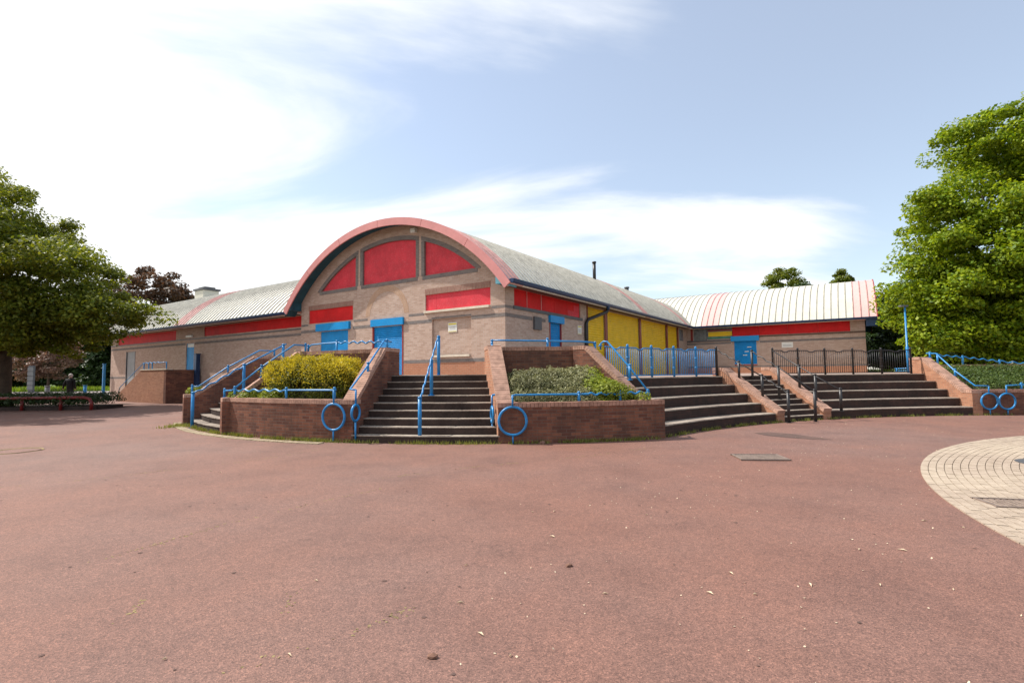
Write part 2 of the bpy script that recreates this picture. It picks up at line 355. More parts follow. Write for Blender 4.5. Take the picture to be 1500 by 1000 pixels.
# stair and wall lines on plan
Lfar = (np.array([-11.0, 17.2]), np.array([.8, .6])); Lnear = (np.array([-8.2, 14.4]), np.array([.8, .6]))
Lcl = (np.array([-3.85, 12.15]), np.array([.196, .981])); Lcr = (np.array([-.34, 11.85]), np.array([-.168, .986]))
R0 = 12.65; TR = .27; RTOP = R0 - 8 * TR - .02
RP = 10.75                                       # parapet face radius about QC
RA0, TA = 16.65, .5; RAT = RA0 + 4 * TA          # seating tiers about EC
aE = lambda p: ang(EC, p)
P5 = np.array([3.59, 12.55]); a5 = aE(P5); a8 = R_(89.4)
aA0, aA1 = R_(115.7), R_(109.6)                  # stair between the seating blocks
# terrace sheet
edge = []
edge.append(line_circle(*Lfar, QC, RTOP))
for k in range(15):
    a0 = ang(QC, line_circle(*Lfar, QC, RTOP)); a1 = ang(QC, (1.6, 14.3))
    if a0 > 0: a0 -= 2 * math.pi
    a = a0 + (a1 - a0) * (k + 1) / 15; edge.append(QC + RTOP * np.array([math.cos(a), math.sin(a)]))
for k in range(25):
    a = a5 + (R_(84) - a5) * k / 24; edge.append(EC + (RAT + .02) * np.array([math.cos(a), math.sin(a)]))
edge.append(np.array([32., 19.]))
back = [np.array([-11.4 + (42 + 11.4) * k / (len(edge) - 1), 27 + 25 * min(1, k / 8)]) for k in range(len(edge))]
mb = MB()
for k in range(len(edge) - 1):
    q = [edge[k], edge[k + 1], back[k + 1], back[k]]; mb.face([(p[0], p[1], zt(p[0])) for p in q])
    mb.face([(edge[k][0], edge[k][1], 0), (edge[k + 1][0], edge[k + 1][1], 0), (edge[k + 1][0], edge[k + 1][1], zt(edge[k + 1][0])), (edge[k][0], edge[k][1], zt(edge[k][0]))])
p, q = edge[0], back[0]; mb.face([(p[0], p[1], 0), (q[0], q[1], 0), (q[0], q[1], zt(q[0])), (p[0], p[1], zt(p[0]))])
struct('terrace', mb, 'landing')
mb = MB(); mb.face([(24, 21.6, ZR + .02), (70, 14, ZR + .02), (90, 90, ZR + .02), (30, 90, ZR + .02), (31, 48, ZR + .02), (25.5, 32, ZR + .02)]); struct('lawn', mb, 'grassground')

# ------------------------------------------------------------------ steps and seating tiers
def arc_between(c, R, la, lb, n=14):
    p, q = line_circle(*la, c, R), line_circle(*lb, c, R); a0, a1 = ang(c, p), ang(c, q)
    if a1 - a0 > math.pi: a1 -= 2 * math.pi
    if a0 - a1 > math.pi: a0 -= 2 * math.pi
    return arc(c, R, a0, a1, n)
def flight(name, label, cat, c, la, lb, radii, zs, loc, riser, n=14, over=.014, slab=.022, sgn=-1):
    t = thing(name, label, cat, loc)
    for k in range(len(radii)):
        Rf = radii[k]; Rb = (radii[k + 1] if k + 1 < len(radii) else radii[k] + sgn * .34) + sgn * .06
        poly = arc_between(c, Rf, la, lb, n) + arc_between(c, Rb, la, lb, n)[::-1]
        z0 = 0 if k == 0 else zs[k - 1] - .03
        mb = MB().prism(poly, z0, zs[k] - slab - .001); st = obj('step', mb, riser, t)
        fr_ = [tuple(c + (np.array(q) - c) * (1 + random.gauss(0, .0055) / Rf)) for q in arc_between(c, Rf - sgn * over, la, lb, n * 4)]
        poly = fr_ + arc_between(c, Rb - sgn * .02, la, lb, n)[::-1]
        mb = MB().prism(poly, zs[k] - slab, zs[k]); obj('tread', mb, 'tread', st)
    return t
def shift(line, d):
    P, dd = line; dd = dd / np.hypot(*dd); nrm = np.array([-dd[1], dd[0]]); return (P + nrm * d, dd)
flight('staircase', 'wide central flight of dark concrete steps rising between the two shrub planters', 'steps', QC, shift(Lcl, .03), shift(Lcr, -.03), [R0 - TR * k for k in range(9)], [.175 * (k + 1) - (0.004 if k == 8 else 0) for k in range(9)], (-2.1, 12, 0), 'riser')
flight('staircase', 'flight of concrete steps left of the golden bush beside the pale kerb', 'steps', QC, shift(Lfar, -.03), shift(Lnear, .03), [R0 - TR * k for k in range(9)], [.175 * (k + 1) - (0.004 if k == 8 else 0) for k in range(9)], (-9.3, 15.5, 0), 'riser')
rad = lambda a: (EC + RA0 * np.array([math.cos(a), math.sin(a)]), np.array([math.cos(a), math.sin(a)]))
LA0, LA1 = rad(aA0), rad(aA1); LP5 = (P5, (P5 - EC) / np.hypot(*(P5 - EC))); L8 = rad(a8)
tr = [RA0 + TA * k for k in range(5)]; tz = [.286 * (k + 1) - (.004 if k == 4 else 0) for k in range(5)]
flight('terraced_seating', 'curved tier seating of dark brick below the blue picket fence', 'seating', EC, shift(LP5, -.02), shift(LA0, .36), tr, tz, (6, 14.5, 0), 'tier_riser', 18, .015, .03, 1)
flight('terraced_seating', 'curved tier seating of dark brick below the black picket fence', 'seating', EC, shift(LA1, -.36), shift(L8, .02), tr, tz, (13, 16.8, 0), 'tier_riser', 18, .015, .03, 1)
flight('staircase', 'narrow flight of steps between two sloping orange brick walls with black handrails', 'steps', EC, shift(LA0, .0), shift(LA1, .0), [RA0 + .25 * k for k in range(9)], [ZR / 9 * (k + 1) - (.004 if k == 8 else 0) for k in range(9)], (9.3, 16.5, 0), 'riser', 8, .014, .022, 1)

# ------------------------------------------------------------------ brick walls with brick-on-edge copings
def coping(path, th, mat, name, parent, nrm_side, brick=.078, hgt=.105, over=.012):
    # path: list of 3D points along the inner edge of the wall top; bricks laid across
    mb = MB(); path = [np.array(p, float) for p in path]
    for a, b_ in zip(path[:-1], path[1:]):
        L = np.linalg.norm(b_ - a); n = max(1, int(round(L / brick))); d = (b_ - a) / L
        h = np.array([d[0], d[1], 0]); h /= np.linalg.norm(h); w = np.array([-h[1], h[0], 0]) * nrm_side; up = np.cross(h, np.array([-h[1], h[0], 0])); 
        nu = np.cross(d, np.array([-h[1], h[0], 0]))
        if nu[2] < 0: nu = -nu
        for k in range(n):
            c = a + d * (k + .5) * L / n + w * th / 2 + nu * (hgt / 2 + random.uniform(-.004, .004))
            mb.frame_box(c, d * (L / n / 2 - .004), w * (th / 2 + over), nu * hgt / 2)
    return obj(name, mb, mat, parent, kind='stuff')
def wall_run(parent, line, prof, th, side, mat, copmat, z0=0.0, name='side_wall', cop=True):
    # prof: (distance along line, top height); side +1 = thickness to the left of the direction
    P, d = line; d = d / np.hypot(*d); nn = np.array([-d[1], d[0]]) * side; mb = MB()
    for (la, za), (lb, zb) in zip(prof[:-1], prof[1:]):
        a, b_ = P + d * la, P + d * lb; a2, b2 = a + nn * th, b_ + nn * th; h = .1
        B = [v3(a, z0), v3(b_, z0), v3(b2, z0), v3(a2, z0)]; T = [v3(a, za - h), v3(b_, zb - h), v3(b2, zb - h), v3(a2, za - h)]
        uv = lambda q: None
        mb.face(T); 
        mb.face([B[0], B[1], T[1], T[0]], [(la, z0), (lb, z0), (lb, zb - h), (la, za - h)])
        mb.face([B[3], B[2], T[2], T[3]], [(la, z0), (lb, z0), (lb, zb - h), (la, za - h)])
    la, za = prof[0]; a = P + d * la; a2 = a + nn * th
    mb.face([v3(a, z0), v3(a2, z0), v3(a2, za - .1), v3(a, za - .1)], [(0, z0), (th, z0), (th, za - .1), (0, za - .1)])
    lb, zb = prof[-1]; a = P + d * lb; a2 = a + nn * th
    mb.face([v3(a, z0), v3(a2, z0), v3(a2, zb - .1), v3(a, zb - .1)], [(0, z0), (th, z0), (th, zb - .1), (0, zb - .1)])
    w = obj(name, mb, mat, parent)
    if cop: coping([v3(P + d * l_, z_ - .1) for l_, z_ in prof], th, copmat, 'coping', w, side)
    return w
def arc_wall(parent, c, R, a0, a1, th, ztop, mat, copmat, inward, n=22, z0=0.0, name='front_wall'):
    # face at radius R, thickness towards (inward = -1) or away from (+1) the centre
    mb = MB(); A = arc(c, R, a0, a1, n); B = arc(c, R + inward * th, a0, a1, n); h = .1; L = 0
    for k in range(n):
        d = math.hypot(A[k + 1][0] - A[k][0], A[k + 1][1] - A[k][1])
        for Q in (A, B): mb.face([v3(Q[k], z0), v3(Q[k + 1], z0), v3(Q[k + 1], ztop - h), v3(Q[k], ztop - h)], [(L, z0), (L + d, z0), (L + d, ztop - h), (L, ztop - h)])
        mb.face([v3(A[k], ztop - h), v3(A[k + 1], ztop - h), v3(B[k + 1], ztop - h), v3(B[k], ztop - h)]); L += d
    for k in (0, n): mb.face([v3(A[k], z0), v3(B[k], z0), v3(B[k], ztop - h), v3(A[k], ztop - h)], [(0, z0), (th, z0), (th, ztop - h), (0, ztop - h)])
    w = obj(name, mb, mat, parent)
    s_ = 1 if ((a1 > a0) == (inward < 0)) else -1
    coping([v3(p, ztop - h) for p in A], th, copmat, 'coping', w, s_)
    return w
TH = .33
def qa(p):
    a = ang(QC, p); return a - 2 * math.pi if a > 0 else a
# planter 1
ZP1, ZP2, ZP3, ZPAR = 1.0, .92, .86, 2.32
pl1 = thing('brick_planter', 'curved red brick planter holding the golden bush', 'planter', (-6, 13.4, 0))
arc_wall(pl1, QC, R0, qa(Lnear[0]), qa(line_circle(*Lcl, QC, R0)), TH, ZP1, 'brick_red', 'coping', -1)
wall_run(pl1, Lnear, [(.02, ZP1), (.36, ZP1), (2.05, ZPAR), (2.5, ZPAR)], TH, -1, 'brick_red', 'coping', .003)
wall_run(pl1, Lcl, [(.18, ZP1 - .004), (.34, ZP1 - .004), (1.95, ZPAR + .02), (2.85, ZPAR + .02)], TH, 1, 'brick_red', 'coping', .003)
pa, pb = Lnear[0] + Lnear[1] * 2.3, Lcl[0] + Lcl[1] * 1.75
arc_wall(pl1, QC, RP, qa(pa), qa(pb) - .02, TH, ZPAR - .01, 'brick_red', 'coping_dark', -1, 16, 0.005, 'back_wall')
def soil(parent, c, Ra, Rb, a0, a1, za, zb, n=10):
    mb = MB(); A = arc(c, Ra, a0, a1, n); B = arc(c, Rb, a0, a1, n)
    for k in range(n): mb.face([v3(A[k], za), v3(A[k + 1], za), v3(B[k + 1], zb), v3(B[k], zb)])
    return obj('soil', mb, 'soil', parent)
soil(pl1, QC, R0 - .1, RP - .1, qa(Lnear[0]) + .05, qa(Lcl[0]) - .03, .84, 1.3)
# planter 2
pl2 = thing('brick_planter', 'curved dark brick planter full of grey green low shrubs', 'planter', (1.6, 12.2, 0))
arc_wall(pl2, QC, R0 + .02, qa(line_circle(*Lcr, QC, R0)), qa(P5) + .005, TH, ZP2, 'brick_red', 'coping_dark', -1)
wall_run(pl2, Lcr, [(-.02, ZP2), (.12, ZP2), (1.75, ZPAR + .02), (2.6, ZPAR + .02)], TH, -1, 'brick_cheek', 'coping', .003)
wall_run(pl2, LP5, [(.30, ZP2 + .0), (.40, ZP2 + .02), (1.98, ZPAR), (2.35, ZPAR)], TH, 1, 'brick_red', 'coping', .003)
pa, pb = Lcr[0] + Lcr[1] * 1.3, LP5[0] + LP5[1] * 1.9
arc_wall(pl2, QC, 10.62, qa(pa) + .02, qa(pb) - .0, TH, ZPAR - .01, 'brick_red', 'coping_dark', -1, 16, 0.005, 'back_wall')
soil(pl2, QC, R0 - .1, 10.5, qa(Lcr[0]) + .02, qa(P5) - .03, .76, 1.25)
# planter 3
pl3 = thing('brick_planter', 'red brick planter with a clipped green hedge under the big lime green tree', 'planter', (18, 18.6, 0))
arc_wall(pl3, EC, RA0 + .02, a8 - .004, R_(62), TH, ZP3, 'brick_red', 'coping_dark', 1, 22)
wall_run(pl3, L8, [(.0, ZP3 - .004), (.4, ZP3 - .004), (2.2, 2.06), (2.75, 2.06)], TH, -1, 'brick_cheek', 'coping', .003)
arc_wall(pl3, EC, RA0 + 3.0, a8 - .03, R_(62), TH, 1.75, 'brick_red', 'coping_dark', 1, 18, 0.005, 'back_wall')
soil(pl3, EC, RA0 + .1, RA0 + 3.1, a8 - .02, R_(62), .7, 1.5)
# stair side walls between the seating blocks
for (ln, sd, lab) in ((LA0, 1, 'sloping orange brick stair wall beside the tiers under the blue fence'), (LA1, -1, 'sloping orange brick stair wall beside the tiers under the black fence')):
    cw = thing('stair_wall', lab, 'wall', v3(ln[0], 0))
    wall_run(cw, ln, [(-.04, .36), (.06, .40), (2.05, 1.72), (2.45, 1.72)], TH, sd, 'brick_cheek', 'coping', 0.0)
# far side wall of the left flight and the retaining edge behind it
cw = thing('stair_wall', 'dark brick stair wall with two blue handrails left of the golden bush', 'wall', v3(Lfar[0], 0))
wall_run(cw, Lfar, [(.0, 1.0), (.3, 1.0), (2.2, ZPAR), (3.2, ZPAR)], TH, 1, 'brick_red', 'coping', 0.0)

# ------------------------------------------------------------------ the building
bld = thing('community_building', 'single storey brick hall with barrel vaulted roofs, red panels and blue and yellow shutters', 'building', (*(C + U * 6 + V * 6), 1.4))
class Plane:
    def __init__(s, O, a, n): s.O, s.a, s.n = np.array(O, float), np.array(a, float), np.array(n, float)
    def p(s, x, z, d=0.0): q = s.O + s.a * x + s.n * d; return np.array([q[0], q[1], z])
G = Plane(C, U, -V); SD = Plane(C, V, -U); TW = 25.0
RW = Plane(C + V * TW, -U, -V); W = 12.6; LW = Plane(C + V * .3 + U * W, U, -V)
LWL = 25.2; RWL = 11.45
def strip_wall(pl, s0, s1, zb, ztop, ops, mat, name, ds=.5, rev=.1, parent=bld):
    ztf = ztop if callable(ztop) else (lambda s: ztop)
    bp = {s0, s1}
    k = s0
    while k < s1: bp.add(round(k, 4)); k += ds
    O = []
    for (a, b_, zl, zh) in ops:
        zhf = zh if callable(zh) else (lambda s, zh=zh: zh); O.append((a, b_, zl, zhf)); bp |= {a, b_}
        if callable(zh):
            for q in np.linspace(a, b_, 14): bp.add(round(float(q), 4))
    bp = sorted(x for x in bp if s0 <= x <= s1); mb = MB()
    for a, b_ in zip(bp[:-1], bp[1:]):
        if b_ - a < 1e-5: continue
        cov = sorted([o for o in O if o[0] <= a + 1e-4 and o[1] >= b_ - 1e-4], key=lambda o: o[2]); za, zb_ = zb, zb
        for o in cov:
            if o[2] > max(za, zb_) + 1e-4: mb.face([pl.p(a, za), pl.p(b_, zb_), pl.p(b_, o[2]), pl.p(a, o[2])], [(a, za), (b_, zb_), (b_, o[2]), (a, o[2])])
            za, zb_ = max(o[3](a), o[2]), max(o[3](b_), o[2])
            mb.face([pl.p(a, za), pl.p(b_, zb_), pl.p(b_, zb_, -rev), pl.p(a, za, -rev)]); mb.face([pl.p(a, o[2]), pl.p(b_, o[2]), pl.p(b_, o[2], -rev), pl.p(a, o[2], -rev)])
        mb.face([pl.p(a, za), pl.p(b_, zb_), pl.p(b_, ztf(b_)), pl.p(a, ztf(a))], [(a, za), (b_, zb_), (b_, ztf(b_)), (a, ztf(a))])
    for (a, b_, zl, zh) in O:
        for e in (a, b_):
            if zh(e) - zl > .02: mb.face([pl.p(e, zl), pl.p(e, zl, -rev), pl.p(e, zh(e), -rev), pl.p(e, zh(e))])
    return obj(name, mb, mat, parent)
def slab(pl, a, b_, z0, z1, d0, d1, mat, name, parent=bld):
    mb = MB(); P = lambda x, z, d: pl.p(x, z, d)
    for (pts, uv) in (([P(a, z0, d1), P(b_, z0, d1), P(b_, z1, d1), P(a, z1, d1)], [(a, z0), (b_, z0), (b_, z1), (a, z1)]),):
        mb.face(pts, uv)
    mb.face([P(a, z0, d0), P(b_, z0, d0), P(b_, z0, d1), P(a, z0, d1)]); mb.face([P(a, z1, d0), P(b_, z1, d0), P(b_, z1, d1), P(a, z1, d1)])
    mb.face([P(a, z0, d0), P(a, z0, d1), P(a, z1, d1), P(a, z1, d0)]); mb.face([P(b_, z0, d0), P(b_, z0, d1), P(b_, z1, d1), P(b_, z1, d0)])
    mb.face([P(a, z0, d0), P(b_, z0, d0), P(b_, z1, d0), P(a, z1, d0)])
    return obj(name, mb, mat, parent)
AX, Z0V, RV = 6.25, -.36, 8.62                  # vault axis, centre height and radius
XE = 6.87
gtop = lambda s: Z0V + math.sqrt(max((RV - .12) ** 2 - (s - AX) ** 2, 0))
wtop = lambda s: .07 + math.sqrt(max(7.42 ** 2 - (s - 6.2) ** 2, 0))
ZB = 1.35
wins = [(1.37, 4.09), (4.57, 7.95), (8.43, 11.03)]
DOOR1, DOOR2 = (8.95, 11.0), (5.33, 7.25)
RED_L, RED_R = (8.62, 11.98, 4.17, 4.84), (.67, 4.03, 4.22, 4.89)
ops = [(a, b_, 5.71, wtop) for a, b_ in wins] + [RED_L, RED_R, (1.62, 3.66, 2.36, 3.84), (DOOR1[0], DOOR1[1], ZB, 3.72), (DOOR2[0], DOOR2[1], ZB, 3.72)]
strip_wall(G, 0, W, ZB, gtop, ops, 'brick', 'gable_wall', .25)
def arch_sheet(a, b_, zl, zf, d, mat, name, n=16):
    mb = MB()
    for k in range(n):
        x0, x1 = a + (b_ - a) * k / n, a + (b_ - a) * (k + 1) / n; z0_, z1_ = max(zf(x0), zl), max(zf(x1), zl)
        mb.face([G.p(x0, zl, d), G.p(x1, zl, d), G.p(x1, z1_, d), G.p(x0, z0_, d)])
    return obj(name, mb, mat, bld)
for i, (a, b_) in enumerate(wins):
    wpan = arch_sheet(a - .02, b_ + .02, 5.69, lambda s: wtop(s) + .02, -.08, 'redfade_and_reflection', 'window_panel'); 
    if i == 2: wpan['label'] = 'deep red arched board in the narrow shaded window'
    # grey brick border: sill, jambs and arch ring, 12 mm proud
    mb = MB(); d = .012; w_ = .17
    def q(x0, x1, z0_, z1_): mb.hexa([G.p(x0, z0_, -.08), G.p(x1, z0_, -.08), G.p(x1, z0_, d), G.p(x0, z0_, d)], [G.p(x0, z1_, -.08), G.p(x1, z1_, -.08), G.p(x1, z1_, d), G.p(x0, z1_, d)])
    q(a - w_ * .6, b_ + w_ * .6, 5.71 - w_, 5.712)
    if i != 0: q(a - w_, a + .005, 5.713, wtop(a)) if i == 1 else q(a - w_, a + .005, 5.713, wtop(a))
    if i != 2: q(b_ - .005, b_ + w_, 5.713, wtop(b_))
    if i == 0: pass
    nA = 18
    for k in range(nA):
        x0, x1 = a - (w_ if i else .25) + (b_ - a + (w_ if i else .25) + (w_ if i < 2 else .25)) * k / nA, a - (w_ if i else .25) + (b_ - a + (w_ if i else .25) + (w_ if i < 2 else .25)) * (k + 1) / nA
        zo = lambda s: .07 + math.sqrt(max(7.60 ** 2 - (s - 6.2) ** 2, 0)); zi = lambda s: max(wtop(s) - .002, 5.71 - .03)
        mb.hexa([G.p(x0, zi(x0), -.08), G.p(x1, zi(x1), -.08), G.p(x1, zi(x1), d + .002), G.p(x0, zi(x0), d + .002)], [G.p(x0, zo(x0), -.08), G.p(x1, zo(x1), -.08), G.p(x1, zo(x1), d + .002), G.p(x0, zo(x0), d + .002)])
    obj('window_border', mb, 'brick_dark', bld)
for (a, b_, z0_, z1_), nm, cuts in ((RED_L, 'red', [a_ for a_ in (11.35,)]), (RED_R, 'redfade_and_reflection', [3.45])):
    e = [a] + sorted(cuts) + [b_]
    for k in range(len(e) - 1): slab(G, e[k] + .004, e[k + 1] - .004, z0_ - .01, z1_ + .01, -.08, -.045, nm, 'fascia_board')
    slab(G, a - .02, b_ + .02, z1_ + .003, z1_ + .235, -.02, .008, 'brick_soldier', 'lintel')
slab(G, .70, 4.06, 4.12, 4.21, -.06, .09, 'cream', 'window_sill'); slab(G, 1.66, 3.62, 2.28, 2.36, -.09, .08, 'cream', 'window_sill')
slab(G, 1.60, 3.68, 2.34, 3.86, -.16, -.098, 'brick', 'bricked_up_window')
# dark courses
def band(pl, segs, z0, z1, d=.006, mat='brick_dark'):
    for a, b_ in segs: slab(pl, a, b_, z0, z1, -.03, d, mat, 'band_course')
band(G, [(0.003, .62), (4.1, 5.0), (7.6, 8.55), (12.02, W - .003)], 4.06, 4.16)
band(G, [(.003, 1.6), (3.68, 5.30), (7.28, 8.6), (11.36, W - .003)], 3.72, 3.86)
band(G, [(1.6, 3.68)], 3.855, 3.93, .007)
band(G, [(.003, 5.28), (7.30, 8.9), (11.05, W - .003)], 2.06, 2.2)
strip_wall(Plane(C - V * .004, U, -V), .003, 5.27, ZB, 2.06, [], 'brick_base', 'plinth'); strip_wall(Plane(C - V * .004, U, -V), 7.31, 8.9, ZB, 2.06, [], 'brick_base', 'plinth')
# traced brick arch over the middle door
mb = MB(); n = 24; cs, cz = 6.36, 4.18
for k in range(n):
    t0, t1 = math.pi * (-.08 + 1.16 * k / n), math.pi * (-.08 + 1.16 * (k + 1) / n); P = lambda t, r: G.p(cs + r * math.cos(t), cz + r * math.sin(t), .004)
    if min(P(t0, 1.1)[2], P(t1, 1.1)[2]) < 4.14: continue
    mb.face([P(t0, 1.09), P(t1, 1.09), P(t1, 1.38), P(t0, 1.38)], [(t0 * 1.2, 0), (t1 * 1.2, 0), (t1 * 1.2, .3), (t0 * 1.2, .3)])
obj('brick_arch', mb, 'brick_arch', bld)
slab(G, 4.5, 4.76, 7.62, 7.80, .0, .16, 'white', 'floodlight')

def shutter(pl, a, b_, z0, z1, mat, boxmat, box=None, guide='red_dark', pitch=.085, rec=.05, parent=bld, name='roller_shutter'):
    mb = MB(); n = int((z1 - z0) / pitch)
    prof = []
    for k in range(n):
        zz = z0 + (z1 - z0) * k / n; h = (z1 - z0) / n; prof += [(zz, -rec - .022), (zz + h * .22, -rec + .004), (zz + h * .72, -rec + .004)]
    prof.append((z1, -rec - .012))
    for (za, da), (zb_, db) in zip(prof[:-1], prof[1:]): mb.face([pl.p(a, za, da), pl.p(b_, za, da), pl.p(b_, zb_, db), pl.p(a, zb_, db)])
    sh = obj(name, mb, mat, parent)
    if box: slab(pl, a + box[0], b_ + box[1], box[2], box[3], -.02, box[4], boxmat, 'shutter_box', sh)
    if guide:
        slab(pl, a - .02, a + .055, z0, z1 + .02, -.09, .012, guide, 'guide_rail', sh); slab(pl, b_ - .055, b_ + .02, z0, z1 + .02, -.09, .012, guide, 'guide_rail', sh)
    return sh
shutter(G, *DOOR2, 1.58, 3.73, 'blue', 'bluebox', (-.06, .06, 3.75, 4.06, .09))
slab(G, 6.24, 6.34, 1.62, 1.74, -.046, -.02, 'grey', 'shutter_lock')
d1 = slab(G, DOOR1[0], DOOR1[1], 1.58, 3.73, -.1, -.03, 'blue', 'door'); slab(G, DOOR1[0] - .18, DOOR1[1] + .25, 3.75, 4.1, -.02, .13, 'bluebox', 'shutter_box', d1)

# --- side wall
SRED = (.62, 6.33, 4.19, 4.87)
YS = [(7.12, 9.18), (9.5, 14.35), (14.65, 19.7), (20.0, 22.4)]
ops = [SRED, (3.35, 4.4, ZB, 3.75)] + [(a, b_, ZB, 4.83) for a, b_ in YS]
strip_wall(SD, 0, TW, ZB, 4.98, ops, 'brick', 'side_wall', 1.0)
e = [.62, 1.62, 2.75, 3.9, 5.05, 6.33]
for k in range(5):
    fb = slab(SD, e[k] + (.006 if k else 0), e[k + 1] - .006, 4.18, 4.88, -.09, -.05, 'red', 'fascia_board')
slab(SD, 5.15, 6.25, 4.21, 4.46, -.05, -.0485, 'redfade_and_reflection', 'reflection_patch'); slab(SD, 5.75, 6.28, 4.47, 4.74, -.05, -.048, 'redfade_and_reflection', 'reflection_patch')  # pinkish reflection on the red boards, put in as paler coloured slabs
for k in (1, 2): slab(SD, e[k] - .02, e[k] + .02, 4.19, 4.87, -.05, -.04, 'pinkfascia', 'joint_strip')
band(SD, [(.003, .55)], 4.06, 4.16); slab(SD, .55, 6.5, 4.06, 4.185, -.05, .05, 'darkgrey', 'window_sill')
band(SD, [(.003, 1.95), (2.6, 3.0)], 3.72, 3.86); band(SD, [(.003, 3.3), (4.45, 6.6)], 2.06, 2.2)
strip_wall(Plane(C - U * .004, V, -U), .003, 3.3, ZB, 2.06, [], 'brick_base', 'plinth')
shutter(SD, 3.35, 4.4, 1.5, 3.76, 'blue', 'bluebox', (-.1, .1, 3.75, 4.05, .12))
slab(SD, 2.0, 2.55, 3.36, 3.88, 0, .09, 'darkgrey', 'vent_box')
def sign(pl, a, b_, z0, z1, parent=bld, top=True):
    sg = slab(pl, a, b_, z0, z1, .003, .02, 'white', 'notice_board', parent)
    if top:
        slab(pl, a + .02, b_ - .02, z1 - .085, z1 - .03, .02, .0215, 'signyellow', 'notice_stripe', sg); slab(pl, a + .02, b_ - .02, z0 + .015, z0 + .035, .02, .0215, 'signyellow', 'notice_stripe', sg)
    for k in range(4): slab(pl, a + .07, b_ - .07 - .05 * (k % 2), z0 + .1 + k * (z1 - z0 - .25) / 4, z0 + .115 + k * (z1 - z0 - .25) / 4, .02, .0212, 'grey', 'notice_line', sg)
    return sg
sign(Plane(C + V * .098, U, -V), 2.40, 2.86, 3.28, 3.66)
sign(SD, 6.0, 6.4, 3.4, 3.82)
mb = MB()
for (a, b_) in YS:
    shutter(SD, a, b_, ZR - .02, 4.84, 'yellow', None, None, None, .12, .06, name='yellow_shutter')
for a, b_ in ((7.02, 7.12), (9.18, 9.5), (14.35, 14.65), (19.7, 20.0), (22.4, 22.62)): slab(SD, a, b_, ZR - .02, 4.93, -.1, .035, 'brownpost', 'shutter_post')
slab(SD, 22.9, 23.9, 3.9, 4.75, 0.0, .012, 'glass', 'window')
# downpipe
mb = MB(); pp = [SD.p(8.1, 4.85, .68), SD.p(8.1, 4.6, .6), SD.p(6.9, 4.15, .12), SD.p(6.78, 3.95, .09), SD.p(6.78, 1.4, .09)]
mb.tube(pp, .085, 10); obj('downpipe', mb, 'black', bld, True)
mb = MB().tube([SD.p(8.1, 4.95, .7), SD.p(8.1, 4.7, .66)], .085, 8); obj('gutter_outlet', mb, 'navy', bld, True)
# --- right wing wall
RRED = (3.3, 10.63, 4.16, 4.9)
strip_wall(RW, 0.0, RWL, ZB, 4.98, [RRED, (.5, 1.5, 3.95, 4.86), (1.5, 3.3, 4.0, 4.86), (3.42, 4.92, 2.06, 3.95)], 'brick', 'wing_wall', 1.0)
e = [3.3, 5.1, 6.95, 8.8, 10.63]
for k in range(4): slab(RW, e[k] + .005, e[k + 1] - .005, 4.15, 4.91, -.08, -.045, 'red', 'fascia_board')
slab(RW, .48, 1.52, 3.94, 4.87, -.09, -.07, 'glass', 'window'); slab(RW, .3, .46, 3.95, 4.9, -.02, .02, 'red_dark', 'window_post')
slab(RW, 1.51, 3.29, 4.0, 4.87, -.09, -.06, 'glass', 'window'); slab(RW, 1.55, 3.27, 4.62, 4.72, -.06, .0, 'red_dark', 'painted_rail'); slab(RW, 1.6, 3.28, 4.22, 4.56, -.06, -.02, 'yellow', 'painted_panel'); slab(RW, 1.55, 3.27, 4.06, 4.16, -.06, -.01, 'greenpaint', 'painted_rail')
ws = shutter(RW, 3.42, 4.92, 2.08, 3.96, 'blue', 'bluebox', (-.2, .2, 3.78, 4.15, .2), None, .085, -.01)
slab(RW, 3.42, 4.92, 2.0, 2.075, -.05, .03, 'red_dark', 'sill', ws)
for k, (xx, zz) in enumerate(((4.3, 3.3), (4.12, 2.98), (4.0, 2.72))): slab(RW, xx, xx + .28, zz, zz + .055, .016, .0185, 'white', 'paint_mark', ws)
band(RW, [(0.003, 3.2), (4.95 + .2, RWL - .003)], 3.62, 3.76); band(RW, [(3.3, RWL - .003)], 4.03, 4.14, .04, 'soffit'); band(RW, [(.003, RWL - .003)], 1.86, 1.97)
strip_wall(Plane(RW.O + RW.n * .004, RW.a, RW.n), .003, RWL - .003, ZB, 1.86, [], 'brick_base', 'plinth')
sign(RW, 6.55, 7.25, 3.2, 3.58, top=False)
slab(RW, .02, 3.25, 3.84, 3.94, -.02, .07, 'darkgrey', 'window_sill')
REND = Plane(RW.O + RW.a * RWL, V, RW.a)
strip_wall(REND, 0, 12.6, ZB, lambda s: Z0V + math.sqrt(max((RV - .12) ** 2 - (s - 6.3) ** 2, 0)), [], 'brick', 'wing_end_wall', .4)
# --- left wing wall (ground falls to the plaza level)
ZLW = 4.86
strip_wall(LW, 0, LWL, -.02, ZLW, [(.05, 10.6, 4.12, 4.7), (14.35, 23.9, 4.05, 4.7), (11.83, 12.9, 1.5, 3.75), (20.7, 22.3, .3, 3.5)], 'brick', 'left_wing_wall', 1.0)
for (a, b_, z0_, z1_) in ((.05, 10.6, 4.12, 4.7), (14.35, 23.9, 4.05, 4.7)):
    nn = 5
    for k in range(nn): slab(LW, a + (b_ - a) * k / nn + .004, a + (b_ - a) * (k + 1) / nn - .004, z0_ - .01, z1_ + .01, -.08, -.05, 'red', 'fascia_board')
slab(LW, .003, LWL - .003, 3.98, 4.04, -.02, .03, 'darkgrey', 'window_sill')
band(LW, [(.003, 11.75), (12.98, LWL - .003)], 3.66, 3.8); band(LW, [(22.4, LWL - .003)], 1.5, 1.64)
